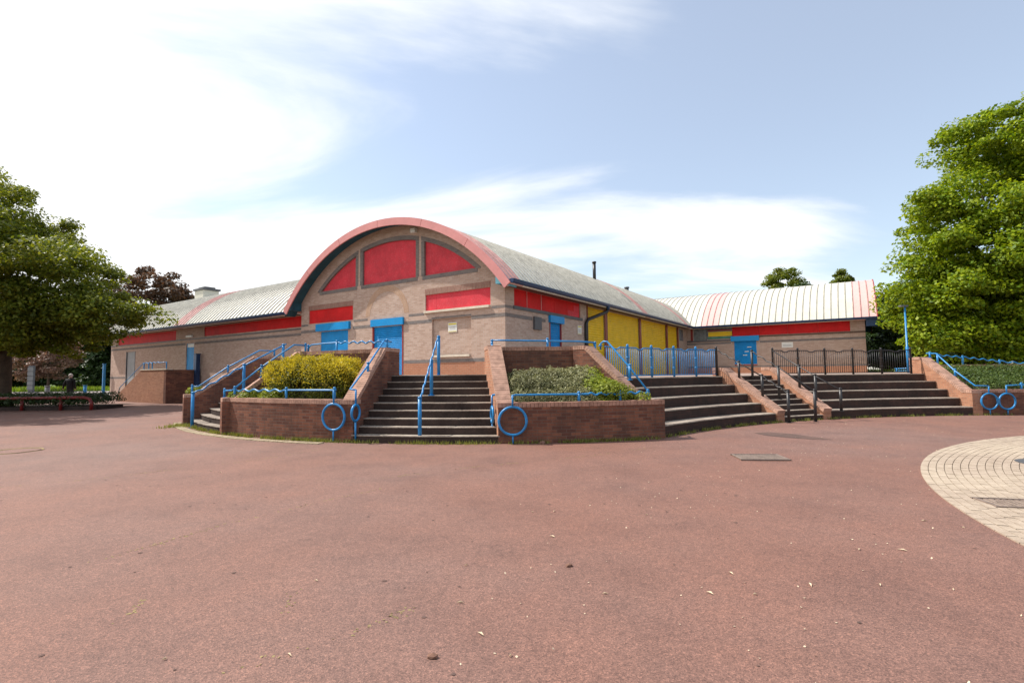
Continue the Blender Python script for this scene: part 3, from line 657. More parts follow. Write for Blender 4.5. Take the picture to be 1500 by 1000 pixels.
d_ = slab(LW, 11.85, 12.88, 1.5, 3.76, -.1, -.05, 'blue', 'door'); slab(LW, 11.95, 12.78, 3.5, 3.72, -.05, -.04, 'white', 'door_vent', d_)
slab(LW, 12.0, 12.8, 4.14, 4.26, 0, .09, 'white', 'bulkhead_light')
shutter(LW, 20.7, 22.3, .3, 3.5, 'grey', None, None, 'darkgrey')
LEND = Plane(LW.O + LW.a * LWL, V, U); strip_wall(LEND, 0, 12.6, -.02, lambda s: Z0V - .12 + math.sqrt(max((RV - .12) ** 2 - (s - 6.3) ** 2, 0)), [], 'brick', 'left_end_wall', .4)
for k in range(10):
    pass
# --- vaulted roofs: sheet by sheet
def vault_mesh(name, width, rib, nrib, xlim=None, seg=34, x_e=XE, sw=.022):
    xa, xb = (-x_e, x_e) if xlim is None else xlim
    ta, tb = math.asin(max(-1, xa / RV)), math.asin(min(1, xb / RV)); mb = MB()
    ys = [(.012, .0)]; w = width
    for k in range(nrib):
        y = w * (k + 1) / nrib - w / nrib / 2
        if k < nrib: pass
    ys = [(0.004, rib), (sw, rib), (sw + .014, 0)]
    for k in range(1, nrib): y = w * k / nrib; ys += [(y - .03, 0), (y - .018, rib * .8), (y + .018, rib * .8), (y + .03, 0)]
    ys += [(w - sw - .014, 0), (w - sw, rib), (w - .004, rib)]
    pt = lambda t, y, h: (( RV + h) * math.sin(t), y, Z0V + (RV + h) * math.cos(t))
    i0 = 0
    for i in range(seg + 1):
        t = ta + (tb - ta) * i / seg
        for (y, h) in ys: mb.v.append(pt(t, y, h))
        mb.v.append(pt(t, w, -.06)); mb.v.append(pt(t, 0, -.06))
    m_ = len(ys) + 2
    for i in range(seg):
        for k in range(m_): mb.f.append((i * m_ + k, i * m_ + (k + 1) % m_, (i + 1) * m_ + (k + 1) % m_, (i + 1) * m_ + k)); mb.uv.append([(0, 0)] * 4)
    for e_ in (0, seg): mb.f.append(tuple(e_ * m_ + k for k in range(m_))); mb.uv.append([(0, 0)] * m_)
    me = mb.mesh(name); me.materials.append(M['roof']); me.materials.append(M['seam'])
    flag = [1 if (k < len(ys) - 1 and (ys[k][1] > 0 or ys[k + 1][1] > 0)) else 0 for k in range(m_)]
    for q_ in me.polygons:
        if q_.index < seg * m_: q_.material_index = flag[q_.index % m_]
    return me
def place_panel(me, mat, base, ydir, z=0.0):
    o = bpy.data.objects.new('roof_panel', me); col.objects.link(o)
    o.parent = bld; o.matrix_parent_inverse = bld.matrix_basis.inverted()
    a = math.atan2(ydir[1], ydir[0]) - math.pi / 2; o.rotation_euler = (0, 0, a); o.location = (base[0], base[1], z)
    o.material_slots[1].link = 'OBJECT'; o.material_slots[1].material = M['seam_pink' if mat == 'roof_pink' else 'seam']
    o.material_slots[0].link = 'OBJECT'; o.material_slots[0].material = M[mat]
    return o
PWM = .30; mesh_main = vault_mesh('main_sheet', PWM, .04, 1, sw=.036)
nmain = int((TW + 13.2 + .6) / PWM)
for k in range(nmain):
    t = -.6 + k * PWM; mat = 'roof_pink' if k in (0, 1, 2) or 13.6 < t < 14.6 or 22.6 < t < 23.6 else 'roof'
    place_panel(mesh_main, mat, C + U * AX + V * t, V)
PWR = .42; mesh_r = vault_mesh('wing_sheet', PWR, .035, 1); nright = int((12.1 + 6.25) / PWR) + 1
for k in range(nright):
    s_end = -12.1 + k * PWR                      # from the free end towards the main vault
    mat = 'roof_pink' if k < 3 or 23 <= k <= 25 else 'roof_clean'
    base = C + V * (TW + 6.3) + U * s_end
    sm = s_end + PWR
    if sm < -.55: place_panel(mesh_r, mat, base, U)
    else:
        zc_ = Z0V + math.sqrt(max(RV ** 2 - (max(min(sm, AX) - AX, -XE)) ** 2, 0)); xl = math.sqrt(max(RV ** 2 - (zc_ - Z0V) ** 2, 0)) + .3
        if xl < .8: continue
        place_panel(vault_mesh('wing_sheet', PWR, .035, 1, (-min(xl, XE), min(xl, XE)), 20), mat, base, U)
PWL = .40; mesh_l = vault_mesh('left_sheet', PWL, .045, 1, sw=.055); nleft = int((W + LWL + .5 - 6.3) / PWL)
ZLOFF = -.12
for k in range(nleft):
    s1_ = W + LWL + .5 - k * PWL; s0_ = s1_ - PWL    # sheet from s0_ to s1_
    mat = 'roof_pink' if 24.6 < s0_ < 26.2 else 'roof'
    base = C + V * (.3 + 6.3) + U * s0_
    if s0_ > 13.15: place_panel(mesh_l, mat, base, U, ZLOFF)
    else:
        zc_ = Z0V + math.sqrt(max(RV ** 2 - (max(s0_ - AX, 0)) ** 2, 0)) if s0_ - AX < RV else Z0V
        xl = math.sqrt(max(RV ** 2 - (zc_ - Z0V - ZLOFF) ** 2, 0)) if zc_ - Z0V - ZLOFF < RV else 0
        xl += .25
        if xl < .8: continue
        place_panel(vault_mesh('left_sheet', PWL, .045, 1, (-min(xl, 6.0), min(xl, 6.0)), 20, sw=.055), mat, base, U, ZLOFF)
# arched fascia, soffit and eave boxes of the gable
def arch_band(r0, r1, pl, ax, d0, d1, mat, name, x_e=XE, n=40, z0=Z0V, lo=0.0, hi=1.0):
    ta = math.asin(x_e / RV); mb = MB(); t_ = lambda k: -ta + 2 * ta * (lo + (hi - lo) * k / n)
    P = lambda t, r, d: pl.p(ax + r * math.sin(t), z0 + r * math.cos(t), d)
    for k in range(n):
        a, b_ = t_(k), t_(k + 1)
        for (r, q, d, e_) in ((r0, r1, d1, d1), (r0, r1, d0, d0)): mb.face([P(a, r, d), P(b_, r, d), P(b_, q, d), P(a, q, d)])
        mb.face([P(a, r0, d0), P(b_, r0, d0), P(b_, r0, d1), P(a, r0, d1)]); mb.face([P(a, r1, d0), P(b_, r1, d0), P(b_, r1, d1), P(a, r1, d1)])
    for k in (0, n): a = t_(k); mb.face([P(a, r0, d0), P(a, r1, d0), P(a, r1, d1), P(a, r0, d1)])
    return obj(name, mb, mat, bld)
nf = 6
for k in range(nf): arch_band(RV - .27, RV + .045, G, AX, .605, .66, 'pinkfascia', 'fascia', XE + .02, 10, Z0V, k / nf + .0006, (k + 1) / nf - .0006)
arch_band(RV - .13, RV - .08, G, AX, 0.002, .6, 'teal', 'soffit', XE - .05)
for sgn, x in ((-1, 0.0), (1, W)):
    mb = MB(); xa, xb = x + sgn * .0, x + sgn * .52
    zA, zB_ = Z0V + math.sqrt((RV - .14) ** 2 - (xa - AX) ** 2), Z0V + math.sqrt((RV - .14) ** 2 - (xb - AX) ** 2)
    b4 = [G.p(xa, 4.86, .003), G.p(xb, 4.86, .003), G.p(xb, 4.86, .6), G.p(xa, 4.86, .6)]; t4 = [G.p(xa, zA, .003), G.p(xb, zB_, .003), G.p(xb, zB_, .6), G.p(xa, zA, .6)]
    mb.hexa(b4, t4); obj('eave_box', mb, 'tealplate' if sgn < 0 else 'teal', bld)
slab(G, -.50, -.28, 4.78, 4.855, .3, .5, 'white', 'eave_lamp')
# right wing verge
RVE = Plane(RW.O + RW.a * (12.1), V, RW.a)
for k in range(4): arch_band(RV - .25, RV + .05, RVE, 6.3, .004, .05, 'red_dark', 'fascia', XE + .02, 12, Z0V, k / 4 + .0006, (k + 1) / 4 - .0006)
arch_band(RV - .13, RV - .08, RVE, 6.3, -.64, .0, 'teal', 'soffit', XE - .05)
mb = MB(); mb.hexa([RVE.p(-.6, 4.4, -.6), RVE.p(.0, 4.4, -.6), RVE.p(.0, 4.4, 0), RVE.p(-.6, 4.4, 0)], [RVE.p(-.6, 4.85, -.6), RVE.p(0, 5.2, -.6), RVE.p(0, 5.2, 0), RVE.p(-.6, 4.85, 0)]); obj('eave_box', mb, 'navy', bld)
LVE = Plane(LW.O + LW.a * (LWL + .5), V, U)
arch_band(RV - .25, RV + .05, LVE, 6.3, .004, .05, 'red_dark', 'fascia', XE + .02, 30, Z0V + ZLOFF)
# gutters and boarded eaves
def gutter(pl, a, b_, d, z, wall_z):
    mb = MB(); n = 8
    pr = [(d - .02, z + .09)] + [(d + .07 - .09 * math.cos(math.pi * k / n), z + .09 - .02 - .13 * math.sin(math.pi * k / n)) for k in range(n + 1)] + [(d + .16, z + .09)]
    for (da, za), (db, zb_) in zip(pr[:-1], pr[1:]): mb.face([pl.p(a, za, da), pl.p(b_, za, da), pl.p(b_, zb_, db), pl.p(a, zb_, db)])
    for x in (a, b_): mb.face([pl.p(x, z_, d_) for d_, z_ in pr])
    g = obj('gutter', mb, 'navy', bld)
    slab(pl, a, b_, wall_z, wall_z + .03, .004, d - .025, 'soffit', 'eave_soffit'); slab(pl, a, b_, wall_z - .02, z + .06, d - .05, d - .022, 'soffit', 'eave_board')
gutter(SD, -.58, TW - .62, .62, 4.9, 4.86)
gutter(RW, -.0 + .62, 12.1, .60, 4.9, 4.87)
gutter(LW, .55, LWL + .5, .60, 4.78, 4.74)
# flue, vents and chimney on the roofs
def on_roof(s, t): return Z0V + math.sqrt(RV ** 2 - (s - AX) ** 2)
fl = MB(); 
def flue(px, s, z_h, r, mat, name, par=bld):
    p = on_line(px, 420, C + U * s, V); t = (p[:2] - C) @ V; z = on_roof(s, t); mb = MB().tube([(p[0], p[1], z - .2), (p[0], p[1], z + z_h)], r, 10); o = obj(name, mb, mat, par, True)
    obj('cap', MB().tube([(p[0], p[1], z + z_h), (p[0], p[1], z + z_h + .1)], r * 1.3, 10), mat, o, True)
flue(871, 2.2, 1.0, .1, 'black', 'flue'); flue(918, 2.6, .14, .14, 'darkgrey', 'roof_vent')
p = on_line(303, 430, C + V * 6.6, U); zt_ = Z0V + ZLOFF + RV
chm = obj('chimney', MB().box((p[0], p[1], zt_ + .35), 1.5, 1.3, 1.1, U), 'roof_clean', bld); obj('cap', MB().box((p[0], p[1], zt_ + 1.0), 1.75, 1.5, .16, U).box((p[0], p[1], zt_ + 1.16), 1.1, .9, .16, U), 'darkgrey', chm)
# left stair block against the left wing
lb = thing('entrance_ramp', 'brick walled side stair with blue rail against the left wing', 'steps', (*LW.p(12, 0, 1)[:2], 0))
mb = MB(); x0, x1, x2, dpt = 11.3, 14.6, 18.1, 1.9
P = lambda x, z, d: LW.p(x, z, d)
def wallp(xa, xb, za, zb_, d0, d1, nm):
    m_ = MB(); m_.hexa([P(xa, 0, d0), P(xb, 0, d0), P(xb, 0, d1), P(xa, 0, d1)], [P(xa, za, d0), P(xb, zb_, d0), P(xb, zb_, d1), P(xa, za, d1)]); return obj(nm, m_, 'brick_cheek', lb)
wallp(x0 + .002, x1, 2.03, 2.03, dpt - .3, dpt, 'parapet'); wallp(x1 + .002, x2, 2.0, .45, dpt - .3, dpt, 'sloped_wall')
mm = MB(); mm.hexa([P(x0 - .3, 0, .02), P(x0, 0, .02), P(x0, 0, dpt), P(x0 - .3, 0, dpt)], [P(x0 - .3, 2.03, .02), P(x0, 2.03, .02), P(x0, 2.03, dpt), P(x0 - .3, 2.03, dpt)]); obj('end_wall', mm, 'brick_red', lb)
slab(LW, x0 - .32, x1 + .02, 2.034, 2.09, dpt - .33, dpt + .03, 'cream', 'coping', lb)
mm = MB(); mm.hexa([P(x0 + .01, 0, .02), P(x1, 0, .02), P(x1, 0, dpt - .31), P(x0 + .01, 0, dpt - .31)], [P(x0 + .01, 1.5, .02), P(x1, 1.5, .02), P(x1, 1.5, dpt - .31), P(x0 + .01, 1.5, dpt - .31)]); obj('landing', mm, 'tread', lb)
ns = 8
for k in range(ns):
    xa = x1 + .005 + k * .4; mm = MB(); h = 1.5 - (k + 1) * 1.5 / (ns + 1); mm.hexa([P(xa, 0, .02), P(xa + .395, 0, .02), P(xa + .395, 0, dpt - .31), P(xa, 0, dpt - .31)], [P(xa, h, .02), P(xa + .395, h, .02), P(xa + .395, h, dpt - .31), P(xa, h, dpt - .31)]); obj('step', mm, 'tread', lb)
mm = MB(); pts = [P(x0, 2.5, dpt - .15)] + [P(x0 + (x1 - x0) * k / 30, 2.5 + .03 * math.sin(k * 1.25), dpt - .15) for k in range(8, 31)] + [P(x2, .95, dpt - .15), P(x2 + .15, .9, dpt - .15)]
mm.tube(pts, .025, 6); obj('handrail', mm, 'bluerail', lb, True)
for x in (x0 + .05, x0 + 2, x0 + 2.5, x1 - .1): obj('rail_post', MB().tube([P(x, 2.08, dpt - .15), P(x, 2.52, dpt - .15)], .035, 6), 'bluerail', lb, True)
obj('rail_post', MB().tube([P(x2, .0, dpt + .05), P(x2, .95, dpt - .12)], .03, 6), 'black', lb, True)

# ------------------------------------------------------------------ rails
def wavy(a, b_, n=4, amp=.035, seg=8):
    a, b_ = np.array(a), np.array(b_); out = []
    for k in range(n * seg + 1):
        f = k / (n * seg); p = a + (b_ - a) * f; p = p + np.array([0, 0, amp * math.sin(2 * math.pi * n * f)]); out.append(p)
    return out
def rail_thing(label, pts, posts, mat='bluerail', r=.024, group=None, name='handrail', rings=(), pr=.034):
    base = np.array(pts[0], float); t = thing(name, label, 'handrail', (base[0], base[1], 0 if base[2] < 1.4 else 1.0), group)
    obj('rail', MB().tube(pts, r, 8), mat, t, True)
    for (p, zb_) in posts:
        p = np.array(p, float)
        po = obj('post', MB().tube([(p[0], p[1], zb_), (p[0], p[1], p[2] + .03)], pr, 8), mat, t, True)
        obj('base_plate', MB().tube([(p[0], p[1], zb_ - .004), (p[0], p[1], zb_ + .012)], pr * 1.9, 10), mat, po)
        obj('collar', MB().tube([(p[0], p[1], p[2] + .03), (p[0], p[1], p[2] + .055), (p[0], p[1], p[2] + .075)], [pr * 1.15, pr * 1.15, pr * .5], 8), mat, po, True)
    for (c, rad_, hx, ztop) in rings:
        c = np.array(c); hx = np.array([hx[0], hx[1], 0]); hx = hx / np.linalg.norm(hx)
        rg = [c + (hx * math.cos(q) + np.array([0, 0, 1]) * math.sin(q)) * rad_ for q in np.linspace(0, 2 * math.pi, 33)[:-1]]
        ro = obj('ring', MB().tube(rg, .03, 8, True), mat, t, True)
        obj('leg', MB().tube([(c[0], c[1], 0.0 if c[2] - rad_ < .5 else .0), (c[0], c[1], c[2] - rad_)], .02, 6), mat, t, True)
        obj('drop', MB().tube([(c[0], c[1], c[2] + rad_), (c[0], c[1], ztop)], .024, 6), mat, t, True)
    return t
def olp(line): return lambda px, py: on_line(px, py, *line)
def ocq(R): return lambda px, py: on_circle(px, py, QC, R)
def ground_z(p):                                    # walking surface under a point of the left flight
    return max(0, min(ZC, math.floor((R0 - np.hypot(*(p[:2] - QC))) / TR + 1) * .175))
# left flight
f = olp(shift(Lfar, .17))
A = [f(281.5, 566), f(291, 565.5), f(332, 538.5), f(380.4, 513.2), f(402, 513.8)]
rail_thing('straight blue handrail along the top of the dark brick stair wall', A, [(A[0], .98), (f(334, 537.5), 1.6), (A[4], ZPAR - .02)])
f = olp((np.array([-10.0, 16.2]), np.array([.8, .6]))); a, b_, c = f(282.6, 577), f(357.6, 535.4), f(419.4, 503.6)
rail_thing('wavy blue handrail standing on the steps left of the golden bush', wavy(a, b_, 4, .03) + [c], [(a, 0.0), (b_, ground_z(b_)), (f(415, 506.5), ZC - .01)], pr=.05)
f = olp(shift(Lnear, -.16)); C4 = [f(342, 570), f(383, 537.5), f(431, 505), f(447.6, 506)]
rail_thing('blue handrail on the sloping planter wall behind the golden bush', C4, [(C4[1], 1.55), (C4[3], ZPAR - .03), (f(344, 569), 1.0)])
# planter 1 front rail with ring
f = ocq(R0 - .2); g = ocq(R0 + .1)
pts = [f(329, 572)] + wavy(f(340, 571.5), f(415, 571.5), 5, .028) + [f(x, 571.2) for x in (419, 435, 450, 465, 480, 492)]
rc = g(488.5, 610.5); tang = np.array([-(rc - v3(QC, 0))[1], (rc - v3(QC, 0))[0]])
rail_thing('wavy blue rail with a big ring on the planter of the golden bush', pts + [v3(rc[:2], f(488, 571)[2])], [(pts[0], .98), (f(419.4, 571), .98), (f(490, 571), .98)], rings=[(rc, .31, tang, f(488, 571)[2])])
# central flight, left wall
f = olp(shift(Lcl, .12)); k = olp(shift(Lcl, -.09)); rc = k(521, 604.5); zr = f(513, 570)[2]
e1 = [v3(rc[:2], k(522, 571)[2])]
Q4 = e1 + [f(513, 570), f(539, 535), f(562.4, 499), f(573, 500.5)]
rail_thing('blue handrail with a small ring on the left wall of the central steps', Q4, [(f(539, 534), 1.5), (f(567, 500), ZPAR)], rings=[(rc, .19, Lcl[1], e1[0][2])])
f = ocq(RP - .17); w = wavy(f(558, 500.8), f(497, 501.6), 5, .03)
cur = f(452, 508)
rail_thing('wavy blue rail on the parapet behind the golden bush', w + [f(493, 501.8), f(475, 503), f(457, 505), f(453, 507.5), v3(f(451.5, 512)[:2], f(451.5, 514)[2])], [(f(493.4, 501.6), ZPAR - .4), (v3(f(451.5, 512)[:2], f(451.5, 508)[2]), ZPAR - .03)])
# central flight, middle rail
mid = (np.array([-2.18, 12.0]), np.array([.06, .998])); f = olp(mid)
mp_ = [f(615.5, 585), f(631, 530), f(641.5, 494)]
zst = lambda p: max(0, min(ZC, (math.floor((R0 - np.hypot(*(p[:2] - QC))) / TR) + 1) * .175))
rail_thing('wavy blue handrail down the middle of the central steps', wavy(mp_[0], mp_[1], 4, .03) + wavy(mp_[1], mp_[2], 3, .03), [(f(615, 585), 0.0), (f(632, 530), zst(f(632, 530))), (f(642.5, 495), ZC - .01)], pr=.045)
# central flight, right wall
f = olp(shift(Lcr, -.14)); k = olp(shift(Lcr, .08)); rc = k(721, 607)
sl = wavy(f(719.5, 498.5), f(726.5, 535), 5, .03) + [f(734.8, 576.5)]
rail_thing('blue handrail with a small ring on the right wall of the central steps', sl + [v3(rc[:2], k(722, 579)[2])], [(f(720.5, 501), ZPAR - .02), (f(727.5, 538), 1.45)], rings=[(rc, .19, Lcr[1], k(722, 579)[2])])
f = ocq(10.5)
pts = [f(721, 498.2)] + [f(x, 498.2 + (x - 721) * .014) for x in range(740, 866, 18)] + [f(869, 501.5), v3(f(871.5, 505)[:2], f(871.5, 510)[2])]
rail_thing('straight blue rail on the parapet behind the grey green shrubs', pts, [(f(802, 498.6), ZPAR - .35), (v3(f(871.5, 505)[:2], f(871.5, 504)[2]), ZPAR - .4)])
f = ocq(R0 - .2); g = ocq(R0 + .12); rc = g(751, 616.5); tang = np.array([-(rc - v3(QC, 0))[1], (rc - v3(QC, 0))[0]])
pts = [v3(rc[:2], f(751, 578.5)[2]), f(754, 578.5)] + [f(x, 578.3 - (x - 754) * .012) for x in range(775, 860, 20)] + wavy(f(862, 577), f(948, 574.5), 6, .025)
rail_thing('blue rail with a big ring on the planter of grey green shrubs', pts, [(f(848, 577.3), .86), (f(908, 576), .86)], rings=[(rc, .315, tang, pts[0][2])])
f = olp(shift(LP5, .15))
pts = [v3(f(879.5, 505)[:2], f(879, 512)[2]), f(880, 503.5), f(884, 500), f(889.4, 500.2), f(922.4, 538), f(951, 575)]
rail_thing('pale blue handrail sloping down the brick wall beside the seating tiers', pts, [(f(922.4, 537), 1.4), (v3(f(879.5, 505)[:2], f(879, 508)[2]), ZPAR - .03), (f(949, 574), ZP2 - .03)])
# planter 3
f = olp(shift(L8, -.16)); g3 = lambda px, py: on_circle(px, py, EC, RA0 - .1, True); rc = g3(1449.5, 587.6); tg = np.array([-(rc - v3(EC, 0))[1], (rc - v3(EC, 0))[0]])
pts = [f(1357, 517.5), f(1371, 517.5), f(1398.8, 543), f(1428, 564.6)]; pts.append(v3(rc[:2], g3(1449, 565)[2]))
rail_thing('bright blue handrail sloping down the orange wall beside the clipped hedge', pts, [(f(1399, 542.5), 1.35), (f(1362, 517.7), 2.03)], rings=[(rc, .27, tg, pts[-1][2])])
h3 = lambda px, py: on_circle(px, py, EC, RA0 + .2, True); rc = g3(1475.5, 587.6)
pts = [v3(rc[:2], g3(1475, 564.6)[2])] + [h3(x, 564.6 - (x - 1475) * .06) for x in (1480, 1490, 1500, 1515, 1530, 1550)]
rail_thing('short blue rail with a ring along the front of the hedge planter', pts, [(h3(1496, 563), .82), (h3(1545, 561), .82)], rings=[(rc, .27, tg, pts[0][2])])
h4 = lambda px, py: on_circle(px, py, EC, RA0 + 3.15, True)
pts = wavy(h4(1372, 520), h4(1410, 523), 3, .03) + wavy(h4(1410, 523), h4(1464, 529), 4, .03) + wavy(h4(1464, 529), h4(1530, 535), 4, .03)
rail_thing('wavy blue rail behind the clipped hedge', pts, [(h4(1373, 520), 1.7), (h4(1410, 523), 1.7), (h4(1464, 529), 1.7), (h4(1528, 535), 1.7)])
# black rails of the narrow stair
sA, sB, sM = shift(LA0, .14), shift(LA1, -.14), rad((aA0 + aA1) / 2)
fa, fb, fm = olp(sA), olp(sB), olp(sM)
zA_ = lambda p: max(0, min(ZR, math.floor((np.hypot(*(p[:2] - EC)) - RA0) / .25 + 1) * ZR / 9))
zw = lambda p: .40 + max(0, min(1.93, np.hypot(*(p[:2] - EC)) - RA0 - .12)) / 1.93 * 1.27
q = [fa(1050, 512.5), fa(1082, 531), fa(1116, 551), fa(1154, 575)]
rail_thing('wavy black handrail on the stair wall beside the blue fence', wavy(q[0], q[1], 3, .025) + [q[2]] + wavy(q[2], q[3], 3, .025), [(q[1], zw(q[1])), (q[2], zw(q[2])), (v3(q[3][:2], q[3][2]), .0)], 'black', .02, pr=.045)
q = [fm(1101, 515), fm(1140, 538), fm(1193, 573)]
rail_thing('wavy black handrail down the middle of the narrow stair', wavy(q[0], q[1], 3, .025) + [q[2]], [(q[0], zA_(q[0]) - .01), (q[1], zA_(q[1])), (q[2], 0.0)], 'black', .02, pr=.045)
q = [fb(1132, 514), fb(1170, 536.5), fb(1194, 550.5), fb(1231, 571)]
rail_thing('straight black handrail on the stair wall beside the black fence', q, [(q[1], zw(q[1])), (q[2], zw(q[2])), (q[3], .3)], 'black', .02, pr=.045)

# ------------------------------------------------------------------ picket fences, panel by panel
RF = RAT + .22
def fence_panel(a, b_, mat, label, group, last=False, hgt=.93, zb=ZR, first_post=True):
    a, b_ = np.array(a), np.array(b_); L = np.hypot(*(b_ - a)); d = (b_ - a) / L
    t = thing('picket_fence', label, 'fence', (a[0], a[1], zb), group)
    P = lambda x, z: np.array([a[0] + d[0] * x, a[1] + d[1] * x, zb + z])
    def post(x):
        po = obj('post', MB().tube([P(x, 0), P(x, hgt + .02), P(x, hgt + .05), P(x, hgt + .085)], [.037, .037, .046, .02], 8), mat, t, True)
        for z in (.28, .6): obj('collar', MB().tube([P(x, z), P(x, z + .035)], .05, 8), mat, po, True)
    if first_post: post(0)
    if last: post(L)
    top = lambda x: hgt - .02 - .085 * max(0, 1 - abs(abs(x / L - .5) - .0) / .16) * (1 if abs(x / L - .5) < .16 else 0) + (.02 if abs(x / L - .5) < .035 else 0)
    obj('top_rail', MB().tube([P(x, top(x)) for x in np.linspace(.04, L - .04, 26)], .02, 6), mat, t, True)
    obj('bottom_rail', MB().tube([P(.04, .06), P(L - .04, .06)], .018, 6), mat, t, True)
    n = max(2, int(round(L / .092)))
    for k in range(1, n):
        x = L * k / n; obj('picket', MB().tube([P(x, .06), P(x, top(x))], .0105, 5), mat, t, True)
    return t
fe = lambda px: on_circle(px, 545, EC, RF, True)[:2]
bx = [886, 920, 955, 987.6, 1020, 1050]
for k in range(5): fence_panel(fe(bx[k]), fe(bx[k + 1]), 'bluerail', ('blue picket fence panel ending at the sloping planter wall' if k == 0 else 'blue picket fence panel in front of the yellow shutters' if k < 3 else 'blue picket fence panel between the yellow shutters and the black stair rail'), 'blue fence panels on the terrace edge', k == 99, first_post=k > 0)
obj_post = thing('fence_post', 'black fence post joining the blue fence and the stair rail', 'post', (*fe(1050), ZR)); p = fe(1050)
obj('post', MB().tube([(p[0], p[1], ZR), (p[0], p[1], ZR + .97), (p[0], p[1], ZR + 1.0), (p[0], p[1], ZR + 1.03)], [.045, .045, .052, .02], 8), 'black', obj_post, True)
kx = [1132.6, 1169.6, 1209, 1250, 1292, 1335]
for k in range(5): fence_panel(fe(kx[k]), fe(kx[k + 1]), 'black', ('black picket fence panel in front of the brick right wing' if k < 3 else 'black picket fence panel beyond the brick corner of the right wing'), 'black fence panels on the terrace edge', k == 4)
# more black fence and a low blue rail on the lawn behind
p, q = np.array([20.5, 27.5]), np.array([24.5, 25.6])
t = thing('low_rail', 'low pale blue rail on the grass behind the black fence', 'rail', (p[0], p[1], ZR + .02))
mb = MB().tube([(p[0], p[1], ZR + .2), (q[0], q[1], ZR + .32)], .035, 6).tube([(p[0], p[1], ZR + .08), (q[0], q[1], ZR + .14)], .03, 6); obj('rail', mb, 'bluerail', t, True)
for fr in (0.02, .33, .66, .98): w = p + (q - p) * fr; obj('post', MB().tube([(w[0], w[1], ZR), (w[0], w[1], ZR + .22 + .12 * fr)], .04, 6), 'bluerail', t, True)
# lamp posts
def lamp(px, ytop, Y, lab, r=.04):
    X = (px - 750) / F * Y; z1 = EYE + (540.5 - ytop) * Y / F; t = thing('street_lamp', lab, 'street lamp', (X, Y, ZR))
    obj('pole', MB().tube([(X, Y, ZR), (X, Y, ZR + 1.2), (X, Y, ZR + 1.22), (X, Y, z1)], [r * 1.5, r * 1.5, r, r * .85], 8), 'bluerail', t, True)
    obj('lamp_head', MB().box((X - .06, Y, z1 + .04), .34, .16, .07), 'darkgrey', t)
lamp(1329, 449, 23.4, 'tall blue lamp post beside the right wing in front of the trees'); lamp(1361, 484, 48, 'blue lamp post half hidden in the lime green foliage')

# ------------------------------------------------------------------ foliage
def leaf_mesh(name, P, N, size, asp=.6, fold=.25):
    n = len(P); N = N / (np.linalg.norm(N, axis=1, keepdims=True) + 1e-9)
    r = np.random.normal(size=(n, 3)); T = np.cross(N, r); T /= (np.linalg.norm(T, axis=1, keepdims=True) + 1e-9); B = np.cross(N, T)
    s = size * np.random.uniform(.65, 1.3, (n, 1))
    v = np.stack([P - T * s * .5, P + B * s * asp * .5 - N * s * fold * .3, P + T * s * .5 - N * s * fold * .2, P - B * s * asp * .5 - N * s * fold * .3], 1).reshape(-1, 3)
    me = bpy.data.meshes.new(name); me.vertices.add(4 * n); me.vertices.foreach_set('co', v.astype(np.float32).ravel())
    me.loops.add(4 * n); me.loops.foreach_set('vertex_index', np.arange(4 * n, dtype=np.int32)); me.polygons.add(n)
    me.polygons.foreach_set('loop_start', np.arange(0, 4 * n, 4, dtype=np.int32)); me.update(calc_edges=True); return me
def clump_leaves(cents, rads, per, flat=.55, up=.6):
    Ps, Ns = [], []
    for c, r in zip(cents, rads):
        k = int(per * np.random.uniform(.7, 1.3)); d = np.random.normal(size=(k, 3)); d /= np.linalg.norm(d, axis=1, keepdims=True)
        rr = r * np.random.uniform(.25, 1, (k, 1)) ** .5; p = d * rr; p[:, 2] *= flat; p[:, 2] -= .12 * r * ((p[:, 0] ** 2 + p[:, 1] ** 2) / r ** 2)
        Ps.append(c + p); nn = d * .5 + np.random.normal(size=(k, 3)) * .45; nn[:, 2] += up; Ns.append(nn)
    return np.concatenate(Ps), np.concatenate(Ns)
